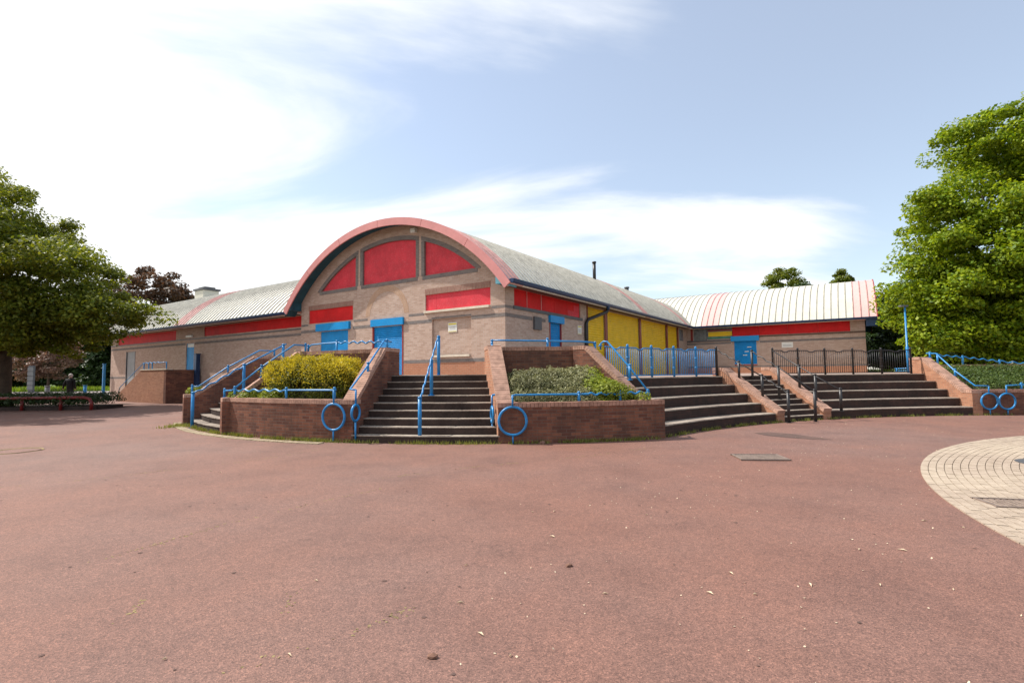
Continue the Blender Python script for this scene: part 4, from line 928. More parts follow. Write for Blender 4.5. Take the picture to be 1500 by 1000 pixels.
def tree(name, label, loc, ells, nclump, per, size, mat, trunk_r, clump_r=(.7, 1.3), group=None, flat=.5, trunk_h=None, shell=.55, asp=.7):
    loc = np.array(loc, float); t = thing(name, label, 'tree', loc, group)
    vols = np.array([e[3] * e[4] * e[5] for e in ells]) ** .67; pr = vols / vols.sum(); cents = []
    while len(cents) < nclump:
        e = ells[np.random.choice(len(ells), p=pr)]; d = np.random.normal(size=3); d /= np.linalg.norm(d); r = np.random.uniform(shell, 1.0)
        c = np.array(e[:3]) + d * r * np.array(e[3:6])
        if c[2] > loc[2] + .6: cents.append(c)
    cents = np.array(cents); D2 = np.linalg.norm(cents[:, None] - cents[None], axis=2) + np.eye(len(cents)) * 99; ok = (np.sort(D2, 1)[:, 3] < clump_r[1] * 1.05) if nclump > 300 else np.ones(len(cents), bool); cents = cents[ok]; nclump = len(cents); rads = np.random.uniform(*clump_r, nclump)
    P, N = clump_leaves(cents, rads, per, flat); cen = np.array(ells[0][:3])
    cr_ = obj('crown', leaf_mesh('crown', P, N, size, asp), mat, t)
    mb = MB(); th = trunk_h or (cen[2] - loc[2]) * .55; top = loc + np.array([0, 0, th])
    path = [loc + np.array([0, 0, -.1]), loc + np.array([0, 0, .25]), loc + np.array([.05, 0, th * .5]), top]; mb.tube(path, [trunk_r * 1.5, trunk_r * 1.1, trunk_r * .95, trunk_r * .85], 12)
    obj('trunk', mb, 'bark', t, True)
    idx = np.random.choice(nclump, min(26, nclump), False); mb = MB()
    for i in idx:
        c = cents[i]; m1 = top + (c - top) * .45 + np.random.normal(size=3) * .25 + np.array([0, 0, .5 * np.linalg.norm(c - top) * .12]); start = loc + np.array([0, 0, th * random.uniform(.7, 1)])
        mb.tube([start, start + (m1 - start) * .5 + np.array([0, 0, .2]), m1, c], [trunk_r * .42, trunk_r * .3, trunk_r * .18, trunk_r * .05], 6)
    obj('limbs', mb, 'bark', t, True, 'stuff'); return t
tree('sycamore_tree', 'big lime green leafy tree behind the hedge planter', (28.8, 28.8, ZR), [(28.8, 28.3, 9.6, 6.2, 5.6, 6.6), (26.9, 27.2, 5.8, 4.9, 4.0, 3.8), (27.8, 28, 14.4, 2.9, 3.6, 2.9), (24.2, 27.2, 4.8, 3.0, 2.4, 2.9), (25.4, 27, 8.0, 2.8, 2.4, 3.0), (24.6, 27, 3.3, 3.4, 2.0, 1.5), (22.9, 28, 6.0, 2.0, 2.0, 3.4), (23.6, 27.6, 9.4, 2.2, 2.2, 2.4), (31, 26.5, 5.5, 5, 4, 3.8), (32, 28, 12, 4.5, 4.5, 4)], 980, 215, .19, 'leaf_right', .45, (.5, 1.3), flat=.5, shell=.5)
tree('dark_tree', 'dark green bushy tree behind the corner of the right wing', (28.2, 36, ZR), [(28.4, 36, 4.6, 1.6, 2.0, 3.0), (29.5, 36, 6.3, 1.8, 2.0, 2.6)], 60, 220, .26, 'leaf_hedge', .2, (.6, 1.1))
tree('oak_tree', 'spreading olive green tree in the low planter with red rail', (-27.5, 27.6, .1), [(-29.2, 27.5, 8.2, 6.6, 6.2, 3.7), (-23.4, 26.6, 6.6, 3.5, 4.0, 2.3), (-31.5, 27, 11.0, 4.6, 4.8, 3.2), (-21.2, 26.2, 5.0, 2.4, 2.6, 1.5), (-25.2, 25.9, 4.4, 3.4, 3.0, 1.4), (-26.2, 20.2, 8.4, 4.6, 3.6, 2.4), (-23.7, 22.6, 8.0, 3.3, 3.2, 2.4), (-30, 25, 5.0, 4.5, 3.6, 1.8), (-24.5, 27.5, 3.4, 3.2, 2.6, .9), (-28.2, 27.2, 10.4, 4.0, 3.8, 2.2), (-20.4, 25.8, 4.7, 2.2, 2.0, 1.0), (-24, 26, 5.2, 3.6, 2.6, 1.6)], 980, 200, .16, 'leaf_left', .42, (.45, 1.1), flat=.5, trunk_h=3.6)
tree('copper_tree', 'dark copper coloured tree behind the roof of the left wing', (-42.5, 60, 0), [(-42.8, 60, 11.0, 4.0, 4.5, 3.6), (-39.0, 60, 9.6, 3.2, 3, 2.6)], 130, 130, .32, 'leaf_copper', .4, (.7, 1.3))
tree('copper_bush', 'pale pinkish copper leaved small tree behind the walking person', (-57, 63, -.05), [(-57, 63, 4.6, 3.6, 2.6, 3.0), (-60, 63.5, 3.6, 3.2, 2.6, 2.4)], 90, 130, .28, 'leaf_pink', .15, (.6, 1.15))
for i, (x, y, h, r) in enumerate(((-82, 84, 12, 6), (-73, 86, 12, 6), (-64, 84, 13, 6), (-56, 82, 12, 6), (-92, 80, 13, 7), (-49, 80, 10, 5))):
    tree('dark_tree', ['dark evergreen tree beyond the grass, behind the pale copper bush', 'dark evergreen tree beyond the grass, right of the pale copper bush', 'dark evergreen tree beyond the grass, behind the walking person', 'dark evergreen tree beyond the grass, behind the blue bollard', 'dark evergreen tree beyond the grass, behind the trunk of the spreading tree', 'dark evergreen tree beyond the grass, beside the corner of the left wing'][i], (x, y, -.05), [(x, y, h * .5, r, r * .8, h * .5), (x + 1, y - 1, h * .2, r * 1.1, r * .7, h * .24)], 150, 190, .5, 'leaf_dark', .35, (1.0, 2.0), 'dark trees beyond the grass', shell=.35)
tree('distant_tree', 'round distant green tree top showing above the right wing roof', (41, 76, 1.4), [(41, 76, 14.0, 2.7, 2.6, 3.0)], 90, 130, .27, 'leaf_left', .25, (.6, 1.1), trunk_h=8)
tree('distant_tree', 'narrow distant green tree top above the pink end of the right wing roof', (51.5, 79, 1.4), [(51.5, 79, 15.0, 1.1, 1.2, 2.2)], 36, 130, .27, 'leaf_left', .2, (.5, .9), trunk_h=8)
for i, (x, y, h, r) in enumerate(((38, 44, 7, 5), (33.5, 41, 6, 3.4), (46, 42, 9, 6), (36.5, 50, 9, 4), (34, 60, 10, 5))):
    tree('dark_tree', ['dark green tree directly behind the big lime green tree', 'small dark green tree between the tall lamp post and the big lime green tree', 'tall dark green tree at the outer side of the big lime green tree', 'dark green tree behind the red edged end of the right wing', 'tallest dark green tree far behind the right wing'][i], (x, y, ZR), [(x, y, ZR + h * .5, r, r * .8, h * .55), (x, y - 1, ZR + h * .22, r, r * .7, h * .25)], 110, 200, .3, 'leaf_dark', .3, (.8, 1.5), 'dark trees behind the lime green tree', shell=.35)

def in_arc(c, Ra, Rb, a0, a1, n):
    a = np.random.uniform(a0, a1, n); r = np.random.uniform(Ra, Rb, n); return np.stack([c[0] + r * np.cos(a), c[1] + r * np.sin(a)], 1)
def shrub(name, label, cat, blobs, n, size, mat, loc, up=.4, group=None, stems=True, asp=.55):
    t = thing(name, label, cat, loc, group); Ps, Ns = [], []
    tot = sum(b_[3] * b_[4] for b_ in blobs)
    for b_ in blobs:
        k = int(n * b_[3] * b_[4] / tot); d = np.random.normal(size=(k, 3)); d /= np.linalg.norm(d, axis=1, keepdims=True); d[:, 2] = np.abs(d[:, 2]) * np.where(np.random.rand(k) < .12, -.4, 1)
        lump = 1 + .10 * np.sin(d[:, 0:1] * 7 + b_[0] * 3) * np.sin(d[:, 1:2] * 6 + 1) + .07 * np.sin(d[:, 2:3] * 11 + d[:, 0:1] * 9)
        rr = np.random.uniform(.72, 1.03, (k, 1)) * lump; Ps.append(np.array(b_[:3]) + d * rr * np.array(b_[3:6])); nn = d * .7 + np.random.normal(size=(k, 3)) * .5; nn[:, 2] += up; Ns.append(nn)
    obj('foliage', leaf_mesh('foliage', np.concatenate(Ps), np.concatenate(Ns), size, asp), mat, t)
    if stems:
        mb = MB()
        for b_ in blobs:
            for q in range(5):
                e = np.array(b_[:3]) + np.random.normal(size=3) * np.array(b_[3:6]) * .35; mb.tube([(b_[0] + random.uniform(-.1, .1), b_[1] + random.uniform(-.1, .1), loc[2] - .1), e], [.02, .008], 5)
        obj('stems', mb, 'bark', t, kind='stuff')
    return t
def atp(px, Y, z): return ((px - 750) / F * Y, Y, z)
# golden bush: dark inner growth, golden tips, one broad boxy mass
gx0, gx1 = atp(402, 14.75, 0), atp(524, 13.75, 0)
def gold_pts(k, lo, hi, topbias):
    f = np.random.rand(k); a = np.random.uniform(0, 2 * math.pi, k); th = np.arccos(np.random.uniform(-.45, 1, k) if topbias == 0 else -.1 + 1.1 * np.random.rand(k) ** .55)
    d = np.stack([np.sin(th) * np.cos(a), np.sin(th) * np.sin(a), np.cos(th)], 1); d = np.sign(d) * np.abs(d) ** .72
    lump = 1 + .07 * np.sin(d[:, 0] * 9 + 1) * np.sin(d[:, 1] * 7) + .05 * np.sin(d[:, 0] * 23 + d[:, 2] * 13) + .03 * np.sin(d[:, 1] * 37 + d[:, 0] * 31)
    rr = np.random.uniform(lo, hi, k) * lump; rr = np.where((np.random.rand(k) < .05) & (topbias == 1), rr * np.random.uniform(1.03, 1.16, k), rr); ax = np.array([gx1[0] - gx0[0], gx1[1] - gx0[1]]) / 2; L = np.hypot(*ax); ax = ax / L; ay = np.array([-ax[1], ax[0]])
    c = np.array([(gx0[0] + gx1[0]) / 2, (gx0[1] + gx1[1]) / 2]); xy = c + (d[:, :1] * rr[:, None] * L) * ax + (d[:, 1:2] * rr[:, None] * .68) * ay
    return np.column_stack([xy, 1.33 + d[:, 2] * rr * .72]), d
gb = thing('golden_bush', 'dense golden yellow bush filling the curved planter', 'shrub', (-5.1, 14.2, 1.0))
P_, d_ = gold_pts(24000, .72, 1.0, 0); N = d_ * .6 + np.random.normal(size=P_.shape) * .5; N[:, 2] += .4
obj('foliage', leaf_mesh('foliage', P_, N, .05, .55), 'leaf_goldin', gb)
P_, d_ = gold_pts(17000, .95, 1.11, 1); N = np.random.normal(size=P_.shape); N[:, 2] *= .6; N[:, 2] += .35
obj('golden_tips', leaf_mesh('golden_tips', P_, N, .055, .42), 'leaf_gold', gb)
mb = MB()
for q in range(14):
    e = P_[random.randrange(len(P_))]; mb.tube([(e[0] * .4 + -5.1 * .6, e[1] * .4 + 14.2 * .6, .9), tuple(e * .9 + np.array([-5.1, 14.2, 1.3]) * .1)], [.02, .008], 5)
obj('stems', mb, 'bark', gb, kind='stuff')
for (px, Y, s_z, lab) in ((352, 14.7, .22, 'small green plant at the left end of the golden bush planter'), (368, 14.4, .24, 'green plant between the wavy rail and the golden bush'), (398, 14.0, .26, 'fresh green plant growing against the golden bush')):
    x, y, _ = atp(px, Y, 0); shrub('green_plant', lab, 'plant', [(x, y, .98, .32, .3, s_z)], 1300, .06, 'leaf_lime', (x, y, .9))
x, y, _ = atp(287, 17.5, 0); shrub('green_plant', 'fresh green plant sprouting at the end of the dark stair wall', 'plant', [(x - .15, y + .3, 1.05, .35, .2, .22)], 900, .06, 'leaf_lime', (x - .15, y + .3, .95))
# grey green shrubs in planter 2
B = []
for R_s, zz, rz in ((12.12, 1.02, .34), (11.75, 1.26, .38), (11.3, 1.44, .38), (11.0, 1.5, .34)):
    for a in np.arange(qa(Lcr[0]) + .045, qa(P5) - .03, .042):
        x, y = QC[0] + R_s * math.cos(a), QC[1] + R_s * math.sin(a)
        if (np.array([x, y]) - P5) @ np.array([LP5[1][1], -LP5[1][0]]) > -.34: continue
        B.append((x, y, zz - .1 + random.uniform(-.05, .06), .42, .36, rz + random.uniform(-.06, .06)))
for lam in np.arange(.45, 1.9, .16):
    for off in (.62, .9):
        q_ = LP5[0] + LP5[1] * lam + np.array([-LP5[1][1], LP5[1][0]]) * off
        if np.hypot(*(q_ - QC)) > 12.3: continue
        B.append((q_[0], q_[1], ZP2 + .36 * (lam - .3) - .04 + random.uniform(-.06, .06),   .36, .34, .28))
lp = [b_ for b_ in B if proj(b_[:3])[0] > 862]; gp = [b_ for b_ in B if proj(b_[:3])[0] <= 862]
shrub('spreading_shrub', 'grey green small leaved spreading shrub in the planter right of the central steps', 'shrub', gp, 52000, .046, 'leaf_grey', (.9, 12.9, .85))
x, y, _ = atp(905, 12.95, 0)
shrub('spreading_shrub', 'yellow green leafy shrub at the end of the planter by the seating tiers', 'shrub', lp + [(x, y, 1.0, .45, .3, .3), (*atp(940, 12.5, 0)[:2], .92, .22, .2, .2)], 16000, .058, 'leaf_lime', (2.7, 13.0, .85))
B = [(x, 45 + .25 * math.sin(x) + y, ZR + z, 1.5, 1.2, 1.3) for x in np.arange(29, 62, 1.6) for (y, z) in ((0, .8), (1, 2.2))]
shrub('dark_hedge', 'dark hedge closing the lawn behind the black fence', 'hedge', B, 30000, .26, 'leaf_dark', (38, 45, ZR), stems=False)
# clipped hedge of planter 3
B = []
for a in np.linspace(85.5, 64, 14):
    for r_, z in ((17.45, .95), (18.3, 1.2), (19.0, 1.4)): B.append((EC[0] + r_ * math.cos(R_(a)), EC[1] + r_ * math.sin(R_(a)), z - .05, .62, .6, .42))
shrub('clipped_hedge', 'low clipped green hedge in the planter behind the two blue rings', 'hedge', B, 42000, .07, 'leaf_hedge', (18.5, 19, .9), stems=True)

# weeds along the foot of the walls, blades on the grass strip
def blades(name, pts, h, w, mat, label=None, lean=.35):
    n = len(pts); P = np.array(pts); a = np.random.uniform(0, 2 * math.pi, n); hh = h * np.random.uniform(.35, 1.2, n); ww = w * np.random.uniform(.6, 1.3, n)
    dx = np.stack([np.cos(a), np.sin(a), np.zeros(n)], 1) * ww[:, None] / 2; tip = np.stack([np.random.normal(size=n) * lean * hh, np.random.normal(size=n) * lean * hh, hh], 1)
    v = np.stack([P - dx, P + dx, P + tip], 1).reshape(-1, 3); me = bpy.data.meshes.new(name); me.from_pydata(v.tolist(), [], np.arange(3 * n).reshape(-1, 3).tolist())
    o = obj(name, me, mat, None, False, 'stuff'); return tag(o, label, 'grass') if label else o
pts = []
for a0, a1, dens in ((qa((-10.5, 16.3)), qa(Lcl[0]), 520), (qa(Lcl[0]), qa(Lcr[0]), 260), (qa(Lcr[0]), qa(P5), 330)):
    n = int(abs(a1 - a0) * 12.7 * dens)
    a = np.random.uniform(a0, a1, n); cl = np.sin(a * 61) + np.sin(a * 143 + 1) + np.sin(a * 23 + 2); keep = cl > np.random.uniform(-2.2, 1.6, n); a = a[keep]; r = R0 + .03 + np.abs(np.random.normal(size=len(a))) * .07
    pts += [(QC[0] + rr * math.cos(q), QC[1] + rr * math.sin(q), 0.0) for q, rr in zip(a, r)]
n = 4200; a = np.random.uniform(R_(70), a5, n); cl = np.sin(a * 71) + np.sin(a * 173 + 1); keep = cl > np.random.uniform(-1.4, 1.8, n); a = a[keep]; r = RA0 - .03 - np.abs(np.random.normal(size=len(a))) * .06
pts += [(EC[0] + rr * math.cos(q), EC[1] + rr * math.sin(q), 0.0) for q, rr in zip(a, r)]
for k in range(700): pts.append((-10.75 + random.gauss(0, .22), 16.7 + random.gauss(0, .3), 0))
blades('weeds', pts, .10, .018, 'leaf_weed', 'scattered weeds and grass along the foot of the brick walls')
pts = [(random.uniform(-110, -34), random.uniform(63, 80), -.05) for _ in range(9000)]
blades('grass', pts, .5, .2, 'leaf_grass', 'bright green grass strip beyond the path on the left')
pts = [(random.uniform(24.3, 34), random.uniform(22.6, 38), ZR + .02) for _ in range(5000)]
blades('grass', pts, .22, .06, 'leaf_grass', 'yellow green grass behind the black fence')

# pale sett kerb following the first planter
t = thing('sett_kerb', 'pale stone sett kerb curving round the foot of the golden bush planter', 'kerb', (-7, 13, 0))
a0, a1 = qa((-11.6, 18.0)), qa((-4.4, 12.4)); n = 62; base = None
for k in range(n):
    a = a0 + (a1 - a0) * (k + .5) / n; 
    for rr in (R0 + .32, R0 + .44):
        c = QC + rr * np.array([math.cos(a), math.sin(a)])
        obj('sett', MB().box((c[0], c[1], .004 + random.uniform(-.003, .004)), (abs(a1 - a0) * R0 / n) - .015, .105, .03, (-math.sin(a), math.cos(a))), 'kerb', t)

# ------------------------------------------------------------------ round brick paving
RPV = 11.66
mb = MB(); ap = arc(EC, RPV - .005, 0, 2 * math.pi, 96)[:-1]
for k in range(96): mb.face([(EC[0], EC[1], .004), (*ap[k], .004), (*ap[(k + 1) % 96], .004)])
pav = struct('circular_paving', mb, 'joint')
cand = []
for ri in range(34):
    r_ = RPV - .05 - ri * .1; n = int(2 * math.pi * r_ / .205); off = random.random()
    for k in range(n):
        a = 2 * math.pi * (k + off) / n; c = EC + r_ * np.array([math.cos(a), math.sin(a)])
        if not (-.5 < c[1] and c[0] < 19 and a > math.pi * .3 and a < math.pi * 1.25): continue
        px, py = proj((c[0], c[1], 0)) if c[1] > .6 else (9999, 9999)
        cand.append((math.hypot(*c), 0 if (px < 1503 and py < 1003) else 1, c, a, 2 * math.pi * r_ / n))
cand.sort(key=lambda q: (q[1], q[0]))
pm = MB().box((0, 0, 0), .195, .091, .03).mesh('paver'); pm.materials.append(M['paver']); rest = MB()
for i, (d_, o_, c, a, L) in enumerate(cand):
    z = .0 + random.uniform(-.0025, .0025); rot_ = a + math.pi / 2 + random.uniform(-.012, .012)
    if i < 300 and o_ == 0:
        o = bpy.data.objects.new('paving_brick', pm); col.objects.link(o); o.location = (c[0], c[1], z); o.rotation_euler = (random.uniform(-.008, .008), random.uniform(-.008, .008), rot_); o.parent = pav
    else: rest.box((c[0], c[1], z), .195, .091, .03, (math.cos(rot_), math.sin(rot_)))
obj('paving_bricks', rest, 'paver', pav, False, 'stuff')
# drains, covers, patches
def grate(label, c, lx, ly, ang_, bars):
    t = thing('drain_grate', label, 'drain', (c[0], c[1], 0)); ax = np.array([math.cos(ang_), math.sin(ang_)]); ay = np.array([-ax[1], ax[0]])
    mb = MB().box((c[0], c[1], .006), lx, ly, .004, ax); obj('pit', mb, 'soil', t)
    fr = MB()
    for s in (-1, 1): fr.box((*(c[:2] + ay * s * (ly / 2)), .018), lx + .06, .03, .022, ax); fr.box((*(c[:2] + ax * s * lx / 2), .018), .03, ly - .032, .022, ax)
    obj('frame', fr, 'iron', t)
    for k in range(bars):
        x = -lx / 2 + lx * (k + .5) / bars; obj('bar', MB().box((*(c[:2] + ax * x), .016), lx / bars * .5, ly - .04, .014, ax), 'iron', t)
grate('rectangular iron drain grate in the red asphalt', gz(1113, 670.5), .80, .58, R_(-6), 15)
grate('iron drain grate set in the round brick paving', gz(1482, 739), .52, .42, R_(-12), 8)
c = gz(22, 660.5); t = thing('manhole_cover', 'round manhole cover ringed with moss in the asphalt', 'manhole', (c[0], c[1], 0))
obj('cover', MB().tube([(c[0], c[1], .0), (c[0], c[1], .006)], .42, 24), 'asphalt', t); obj('moss_ring', MB().tube([(c[0] + (.47 + .03 * math.sin(q * 5)) * math.cos(q), c[1] + .47 * math.sin(q), -.008) for q in np.linspace(0, 2 * math.pi, 40)[:-1]], .024, 5, True), 'moss', t)
p4 = gz(1502, 680); t = thing('manhole_cover', 'dark grey round cover in the brick paving', 'manhole', (p4[0], p4[1], 0)); obj('cover', MB().tube([(p4[0] + .4, p4[1], .0), (p4[0] + .4, p4[1], .024)], .42, 24), 'darkgrey', t)
mb = MB(); cpx = [(1105, 634), (1125, 633), (1160, 635.5), (1185, 639), (1222, 644), (1190, 643.5), (1150, 640.5), (1120, 637.5)]
mb.face([(*gz(*q)[:2], .005) for q in cpx]); struct('tar_patch', mb, 'tarpatch')
# litter
for i, (px, py, kind) in enumerate(((834, 829, 'b'), (634, 963, 'b'), (795, 650, 'B'))):
    c = gz(px, py); s = .032 if kind == 'b' else .09
    me = bmesh.new(); bmesh.ops.create_icosphere(me, subdivisions=1, radius=s)
    for v_ in me.verts: v_.co = Vector((v_.co.x * (1.0 + random.uniform(-.2, .3)), v_.co.y * .7, max(v_.co.z * .55, -s * .3) + random.uniform(-.1, .1) * s))
    m_ = bpy.data.meshes.new('stone'); me.to_mesh(m_); me.free(); o = obj('brick_fragment', m_, 'stone'); o.location = (c[0], c[1], s * .28); o.rotation_euler.z = random.random() * 3
    tag(o, ('small brown brick fragment lying alone on the asphalt', 'brown stone chip lying on the asphalt', 'broken brick lying at the foot of the dark planter wall')[i], 'stone')
for i, (px, py) in enumerate(((704, 929), (748, 961), (674, 883), (1187, 857), (1106, 871), (1258, 805), (1354, 763), (1411, 773), (1322, 806), (809, 786), (812, 749), (683, 828), (947, 754), (780, 750), (463, 851), (241, 966), (1289, 857), (1071, 840), (1040, 869), (887, 870), (1210, 652), (1283, 652), (424, 960), (309, 690), (323, 692))):
    c = gz(px, py); s = random.uniform(.011, .024); a = random.random() * 6.28; d = np.array([math.cos(a), math.sin(a)]); w = np.array([-d[1], d[0]])
    mb = MB(); L = s * random.uniform(1, 2); P = lambda x, y, z: (c[0] + d[0] * x * L + w[0] * y * s, c[1] + d[1] * x * L + w[1] * y * s, z)
    mb.face([P(-1, 0, .006), P(-.2, .4, .014), P(1, 0, .007), P(0, 0, .003)]); mb.face([P(-1, 0, .006), P(0, 0, .003), P(1, 0, .007), P(-.1, -.4, .016)])
    tag(obj('dry_leaf', mb, 'litter'), 'small pale dry leaf scrap on the red asphalt', 'leaf', 'dry leaf scraps on the asphalt')
pts = np.column_stack([np.random.uniform(-14, 14, 2600), np.random.uniform(2.2, 16, 2600), np.full(2600, .006)]); N = np.random.normal(size=pts.shape) * .3; N[:, 2] += 1
keep = [(np.hypot(*(p[:2] - QC)) > R0 + .1) and (np.hypot(*(p[:2] - EC)) < RA0 - .1) for p in pts]
o = obj('grit', leaf_mesh('grit', pts[keep], N[keep], .018, .7), 'litter', None, False, 'stuff'); tag(o, 'pale specks of grit and petals strewn over the asphalt', 'grit')

pts = []
for path in ([(0, 713), (130, 702), (260, 687), (380, 673), (480, 656)], [(60, 838), (150, 818), (235, 795), (330, 768), (420, 746), (560, 715)], [(330, 985), (420, 955), (520, 925), (600, 890)], [(560, 700), (700, 683), (860, 668), (960, 655)], [(180, 905), (200, 890), (212, 878)], [(415, 900), (425, 880), (432, 862)]):
    G3 = [gz(*q) for q in path]
    for a, b_ in zip(G3[:-1], G3[1:]):
        L = np.hypot(*(b_ - a)[:2]); n = int(L * 90)
        for k in range(n):
            f = random.random(); p = a + (b_ - a) * f; w_ = math.sin(p[0] * 3.1 + p[1]) + math.sin(p[0] * 7.3 + 1)
            if w_ > random.uniform(-1.8, 2.2): pts.append((p[0] + random.gauss(0, .02), p[1] + random.gauss(0, .03), .003))
pts = np.array(pts); N = np.random.normal(size=pts.shape) * .15; N[:, 2] += 1
o = obj('moss', leaf_mesh('moss', pts, N, .022, .8), 'moss', None, False, 'stuff'); tag(o, 'thin broken lines of moss along the asphalt seams', 'moss')

mb = MB()
for k in range(170):
    c = (random.uniform(-9, 9), random.uniform(2.6, 11.3)); rr = random.uniform(.008, .022); nn_ = 8
    if np.hypot(*(np.array(c) - EC)) < RPV + .1 or np.hypot(*(np.array(c) - QC)) < R0 + .5: continue
    mb.face([(c[0] + rr * random.uniform(.7, 1.2) * math.cos(q), c[1] + rr * random.uniform(.7, 1.2) * math.sin(q), .0032) for q in np.linspace(0, 2 * math.pi, nn_ + 1)[:-1]])
tag(obj('gum_spots', mb, 'tarpatch', None, False, 'stuff'), 'small dark trodden gum spots dotted over the asphalt', 'gum')

# ------------------------------------------------------------------ low planter with red rail, left
t = thing('low_planter', 'low kerbed planter under the spreading tree', 'planter', (-26, 27, 0))
pA, pB = np.array([-31.0, 25.6]), np.array([-20.9, 25.75]); dd = (pB - pA) / np.hypot(*(pB - pA)); nn = np.array([-dd[1], dd[0]])
mb = MB().box((*((pA + pB) / 2), .09), np.hypot(*(pB - pA)), .22, .18, dd); obj('kerb', mb, 'riser', t)
mb = MB().box((*(pB + nn * .96), .09), .22, 1.6, .18, dd); obj('kerb', mb, 'riser', t)
q4 = [pA + nn * .1, pB + nn * .1 - dd * .1, pB + nn * 3.3 - dd * .1, pA + nn * 3.3]; mb = MB().face([(*q, .12) for q in q4]); obj('soil', mb, 'soil', t)
B = [(*(pA + dd * x + nn * y), .40, .8, .62, .46) for x in np.arange(.5, 9.7, .8) for y in (.2, 1.0, 1.9)]
shrub('ground_hedge', 'low dark hedge behind the dark red tube rail', 'hedge', B, 26000, .10, 'leaf_dark', (-26, 27, .15), stems=False)
rr = [(*(pA - nn * .22), .62), (*(pB - nn * .22 - dd * .35), .62), (*(pB - nn * .22 - dd * .1), .55), (*(pB - nn * .22), .35), (*(pB - nn * .22), .0)]
t = thing('tube_rail', 'dark red tube rail round the low planter', 'rail', (-26, 25.4, 0)); obj('rail', MB().tube(rr, .075, 8), 'redrail', t, True)
for x in (1.0, 2.9, 4.8, 6.7, 8.6): w = pA + dd * x - nn * .22; obj('post', MB().tube([(w[0], w[1], 0), (w[0], w[1], .6)], .07, 8), 'redrail', t, True)
# bollards, pole, fence and sign post in the distance
for px, Y, m_, lab, h in ((1.0, 0, 0, 0, 0),)[:0]: pass
def pole(px, Y, z0_, z1_, r, mat, name, lab, cat):
    X = (px - 750) / F * Y; t = thing(name, lab, cat, (X, Y, z0_)); obj('shaft', MB().tube([(X, Y, z0_), (X, Y, z1_)], r, 8), mat, t, True); obj('cap', MB().tube([(X, Y, z1_), (X, Y, z1_ + .06)], r * 1.2, 8), mat, t, True)
pole(71, 40, 0, .95, .16, 'steel', 'bollard', 'grey bollard on the path behind the low hedge', 'bollard'); pole(126, 40, 0, .95, .11, 'bluerail', 'bollard', 'blue bollard on the path right of the walking person', 'bollard')
w = LW.p(LWL + .35, 0, .3); t = thing('corner_post', 'tall blue post at the far corner of the left wing', 'post', (w[0], w[1], -.03)); obj('shaft', MB().box((w[0], w[1], 1.3), .16, .16, 2.66, U), 'bluerail', t); obj('cap', MB().box((w[0], w[1], 2.66), .2, .2, .06, U), 'bluerail', t)
w = LW.p(10.9, 0, .22); t = thing('pipe_cover', 'dark blue pipe cover on the wall behind the stair block', 'pipe', (w[0], w[1], 0)); obj('shaft', MB().box((w[0], w[1], 1.5), .26, .24, 2.98, U), 'navy', t); obj('cap', MB().box((w[0], w[1], 3.01), .3, .3, .05, U), 'navy', t)
X, Y = (47 - 750) / F * 58, 58; t = thing('notice_post', 'pale grey panelled post in front of the dark trees', 'post', (X, Y, -.03)); obj('shaft', MB().box((X, Y, 1.5), .5, .3, 3.06), 'darkgrey', t)
for k in range(5): obj('panel', MB().box((X, Y - .17, .55 + k * .52), .62, .05, .44), 'steel', t)

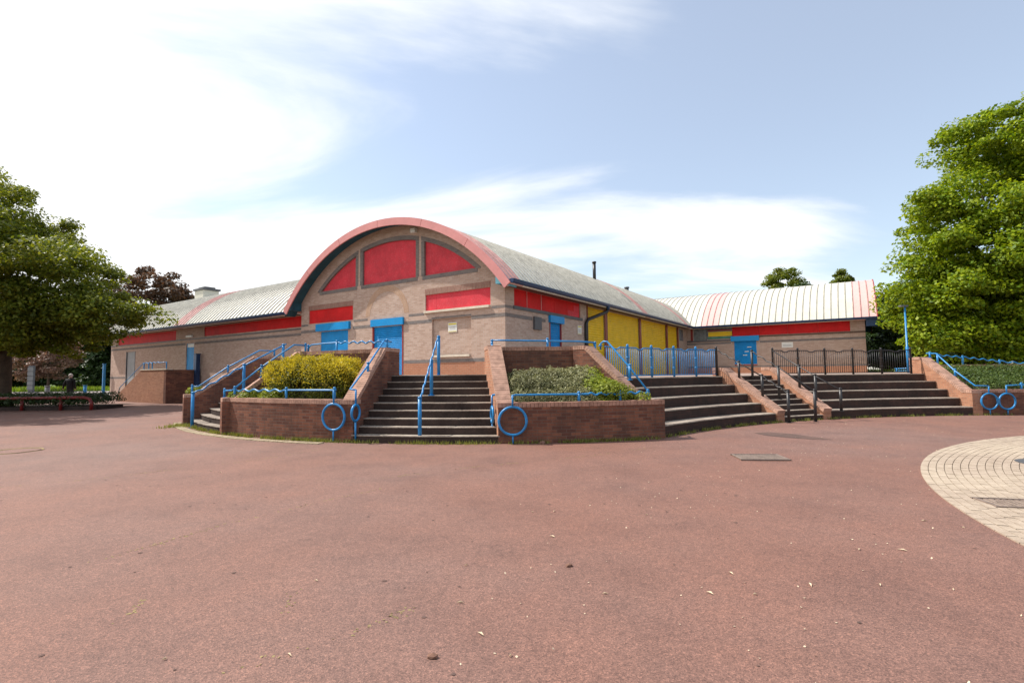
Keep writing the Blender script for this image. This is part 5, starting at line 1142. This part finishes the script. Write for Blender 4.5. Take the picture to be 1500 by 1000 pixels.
# ------------------------------------------------------------------ the walking person
def person(loc, face, hgt=1.8):
    me = bpy.data.meshes.new('body'); k = hgt / 1.8
    J = {'pel': (0, 0, .98), 'bel': (0, 0, 1.12), 'chs': (0, -.02, 1.34), 'shb': (0, -.01, 1.47), 'nek': (0, .02, 1.55), 'hd0': (0, .03, 1.64), 'hd1': (0, .035, 1.73),
         'hl': (-.1, 0, .92), 'kl': (-.11, .10, .50), 'al': (-.11, .02, .10), 'tl': (-.12, .17, .05), 'hr': (.1, 0, .92), 'kr': (.11, .02, .50), 'ar': (.11, -.2, .13), 'tr': (.12, -.06, .04),
         'sl': (-.19, 0, 1.44), 'el': (-.32, -.02, 1.17), 'wl': (-.42, .10, .95), 'gl': (-.44, .14, .88), 'sr': (.19, 0, 1.44), 'er': (.25, -.06, 1.16), 'wr': (.24, .06, .93), 'gr': (.24, .09, .86)}
    rad = {'pel': .16, 'bel': .165, 'chs': .18, 'shb': .12, 'nek': .06, 'hd0': .085, 'hd1': .085, 'hl': .1, 'kl': .065, 'al': .045, 'tl': .04, 'hr': .1, 'kr': .065, 'ar': .045, 'tr': .04, 'sl': .085, 'el': .065, 'wl': .045, 'gl': .04, 'sr': .085, 'er': .065, 'wr': .045, 'gr': .04}
    ed = [('pel', 'bel'), ('bel', 'chs'), ('chs', 'shb'), ('shb', 'nek'), ('nek', 'hd0'), ('hd0', 'hd1'), ('pel', 'hl'), ('hl', 'kl'), ('kl', 'al'), ('al', 'tl'), ('pel', 'hr'), ('hr', 'kr'), ('kr', 'ar'), ('ar', 'tr'), ('shb', 'sl'), ('sl', 'el'), ('el', 'wl'), ('wl', 'gl'), ('shb', 'sr'), ('sr', 'er'), ('er', 'wr'), ('wr', 'gr')]
    ks = list(J); bm = bmesh.new(); sk = bm.verts.layers.skin.verify(); vs = {}
    for q in ks:
        v_ = bm.verts.new(Vector(J[q]) * k); v_[sk].radius = (rad[q] * k, rad[q] * k); v_[sk].use_root = q == 'pel'; vs[q] = v_
    for a, b_ in ed: bm.edges.new((vs[a], vs[b_]))
    bm.to_mesh(me); bm.free(); o = bpy.data.objects.new('tmp_body', me); col.objects.link(o)
    o.modifiers.new('skin', 'SKIN'); ss = o.modifiers.new('sub', 'SUBSURF'); ss.levels = ss.render_levels = 2
    dg = bpy.context.evaluated_depsgraph_get(); m2 = bpy.data.meshes.new_from_object(o.evaluated_get(dg)); bpy.data.objects.remove(o)
    m2.materials.clear()
    for q in ('jacket', 'trousers', 'skin', 'black'): m2.materials.append(M[q])
    for pgn in m2.polygons:
        c = pgn.center / k; pgn.use_smooth = True
        pgn.material_index = 3 if c.z < .1 else (1 if c.z < .86 and abs(c.x) < .21 else (2 if c.z > 1.56 or (c.z < .93 and abs(c.x) > .2) else 0))
    t = thing('person', 'person in a black jacket with white hair walking away behind the low hedge', 'person', loc); b_ = bpy.data.objects.new('body', m2); col.objects.link(b_); b_.parent = t; b_.rotation_euler.z = face
    h = bmesh.new(); bmesh.ops.create_uvsphere(h, u_segments=16, v_segments=10, radius=.105 * k)
    for v_ in list(h.verts):
        v_.co.z *= 1.12; v_.co.y *= 1.1
        if v_.co.z < -.05 * k and v_.co.y > -.02: v_.co.y *= .8
    hm = bpy.data.meshes.new('hair'); h.to_mesh(hm); h.free(); hm.materials.append(M['hair']); ho = bpy.data.objects.new('hair', hm); col.objects.link(ho); ho.parent = b_; ho.location = (0, .012 * k, 1.705 * k)
    for q in hm.polygons: q.use_smooth = True
person(((104 - 750) / F * 31, 31, 0), R_(10), 1.84)
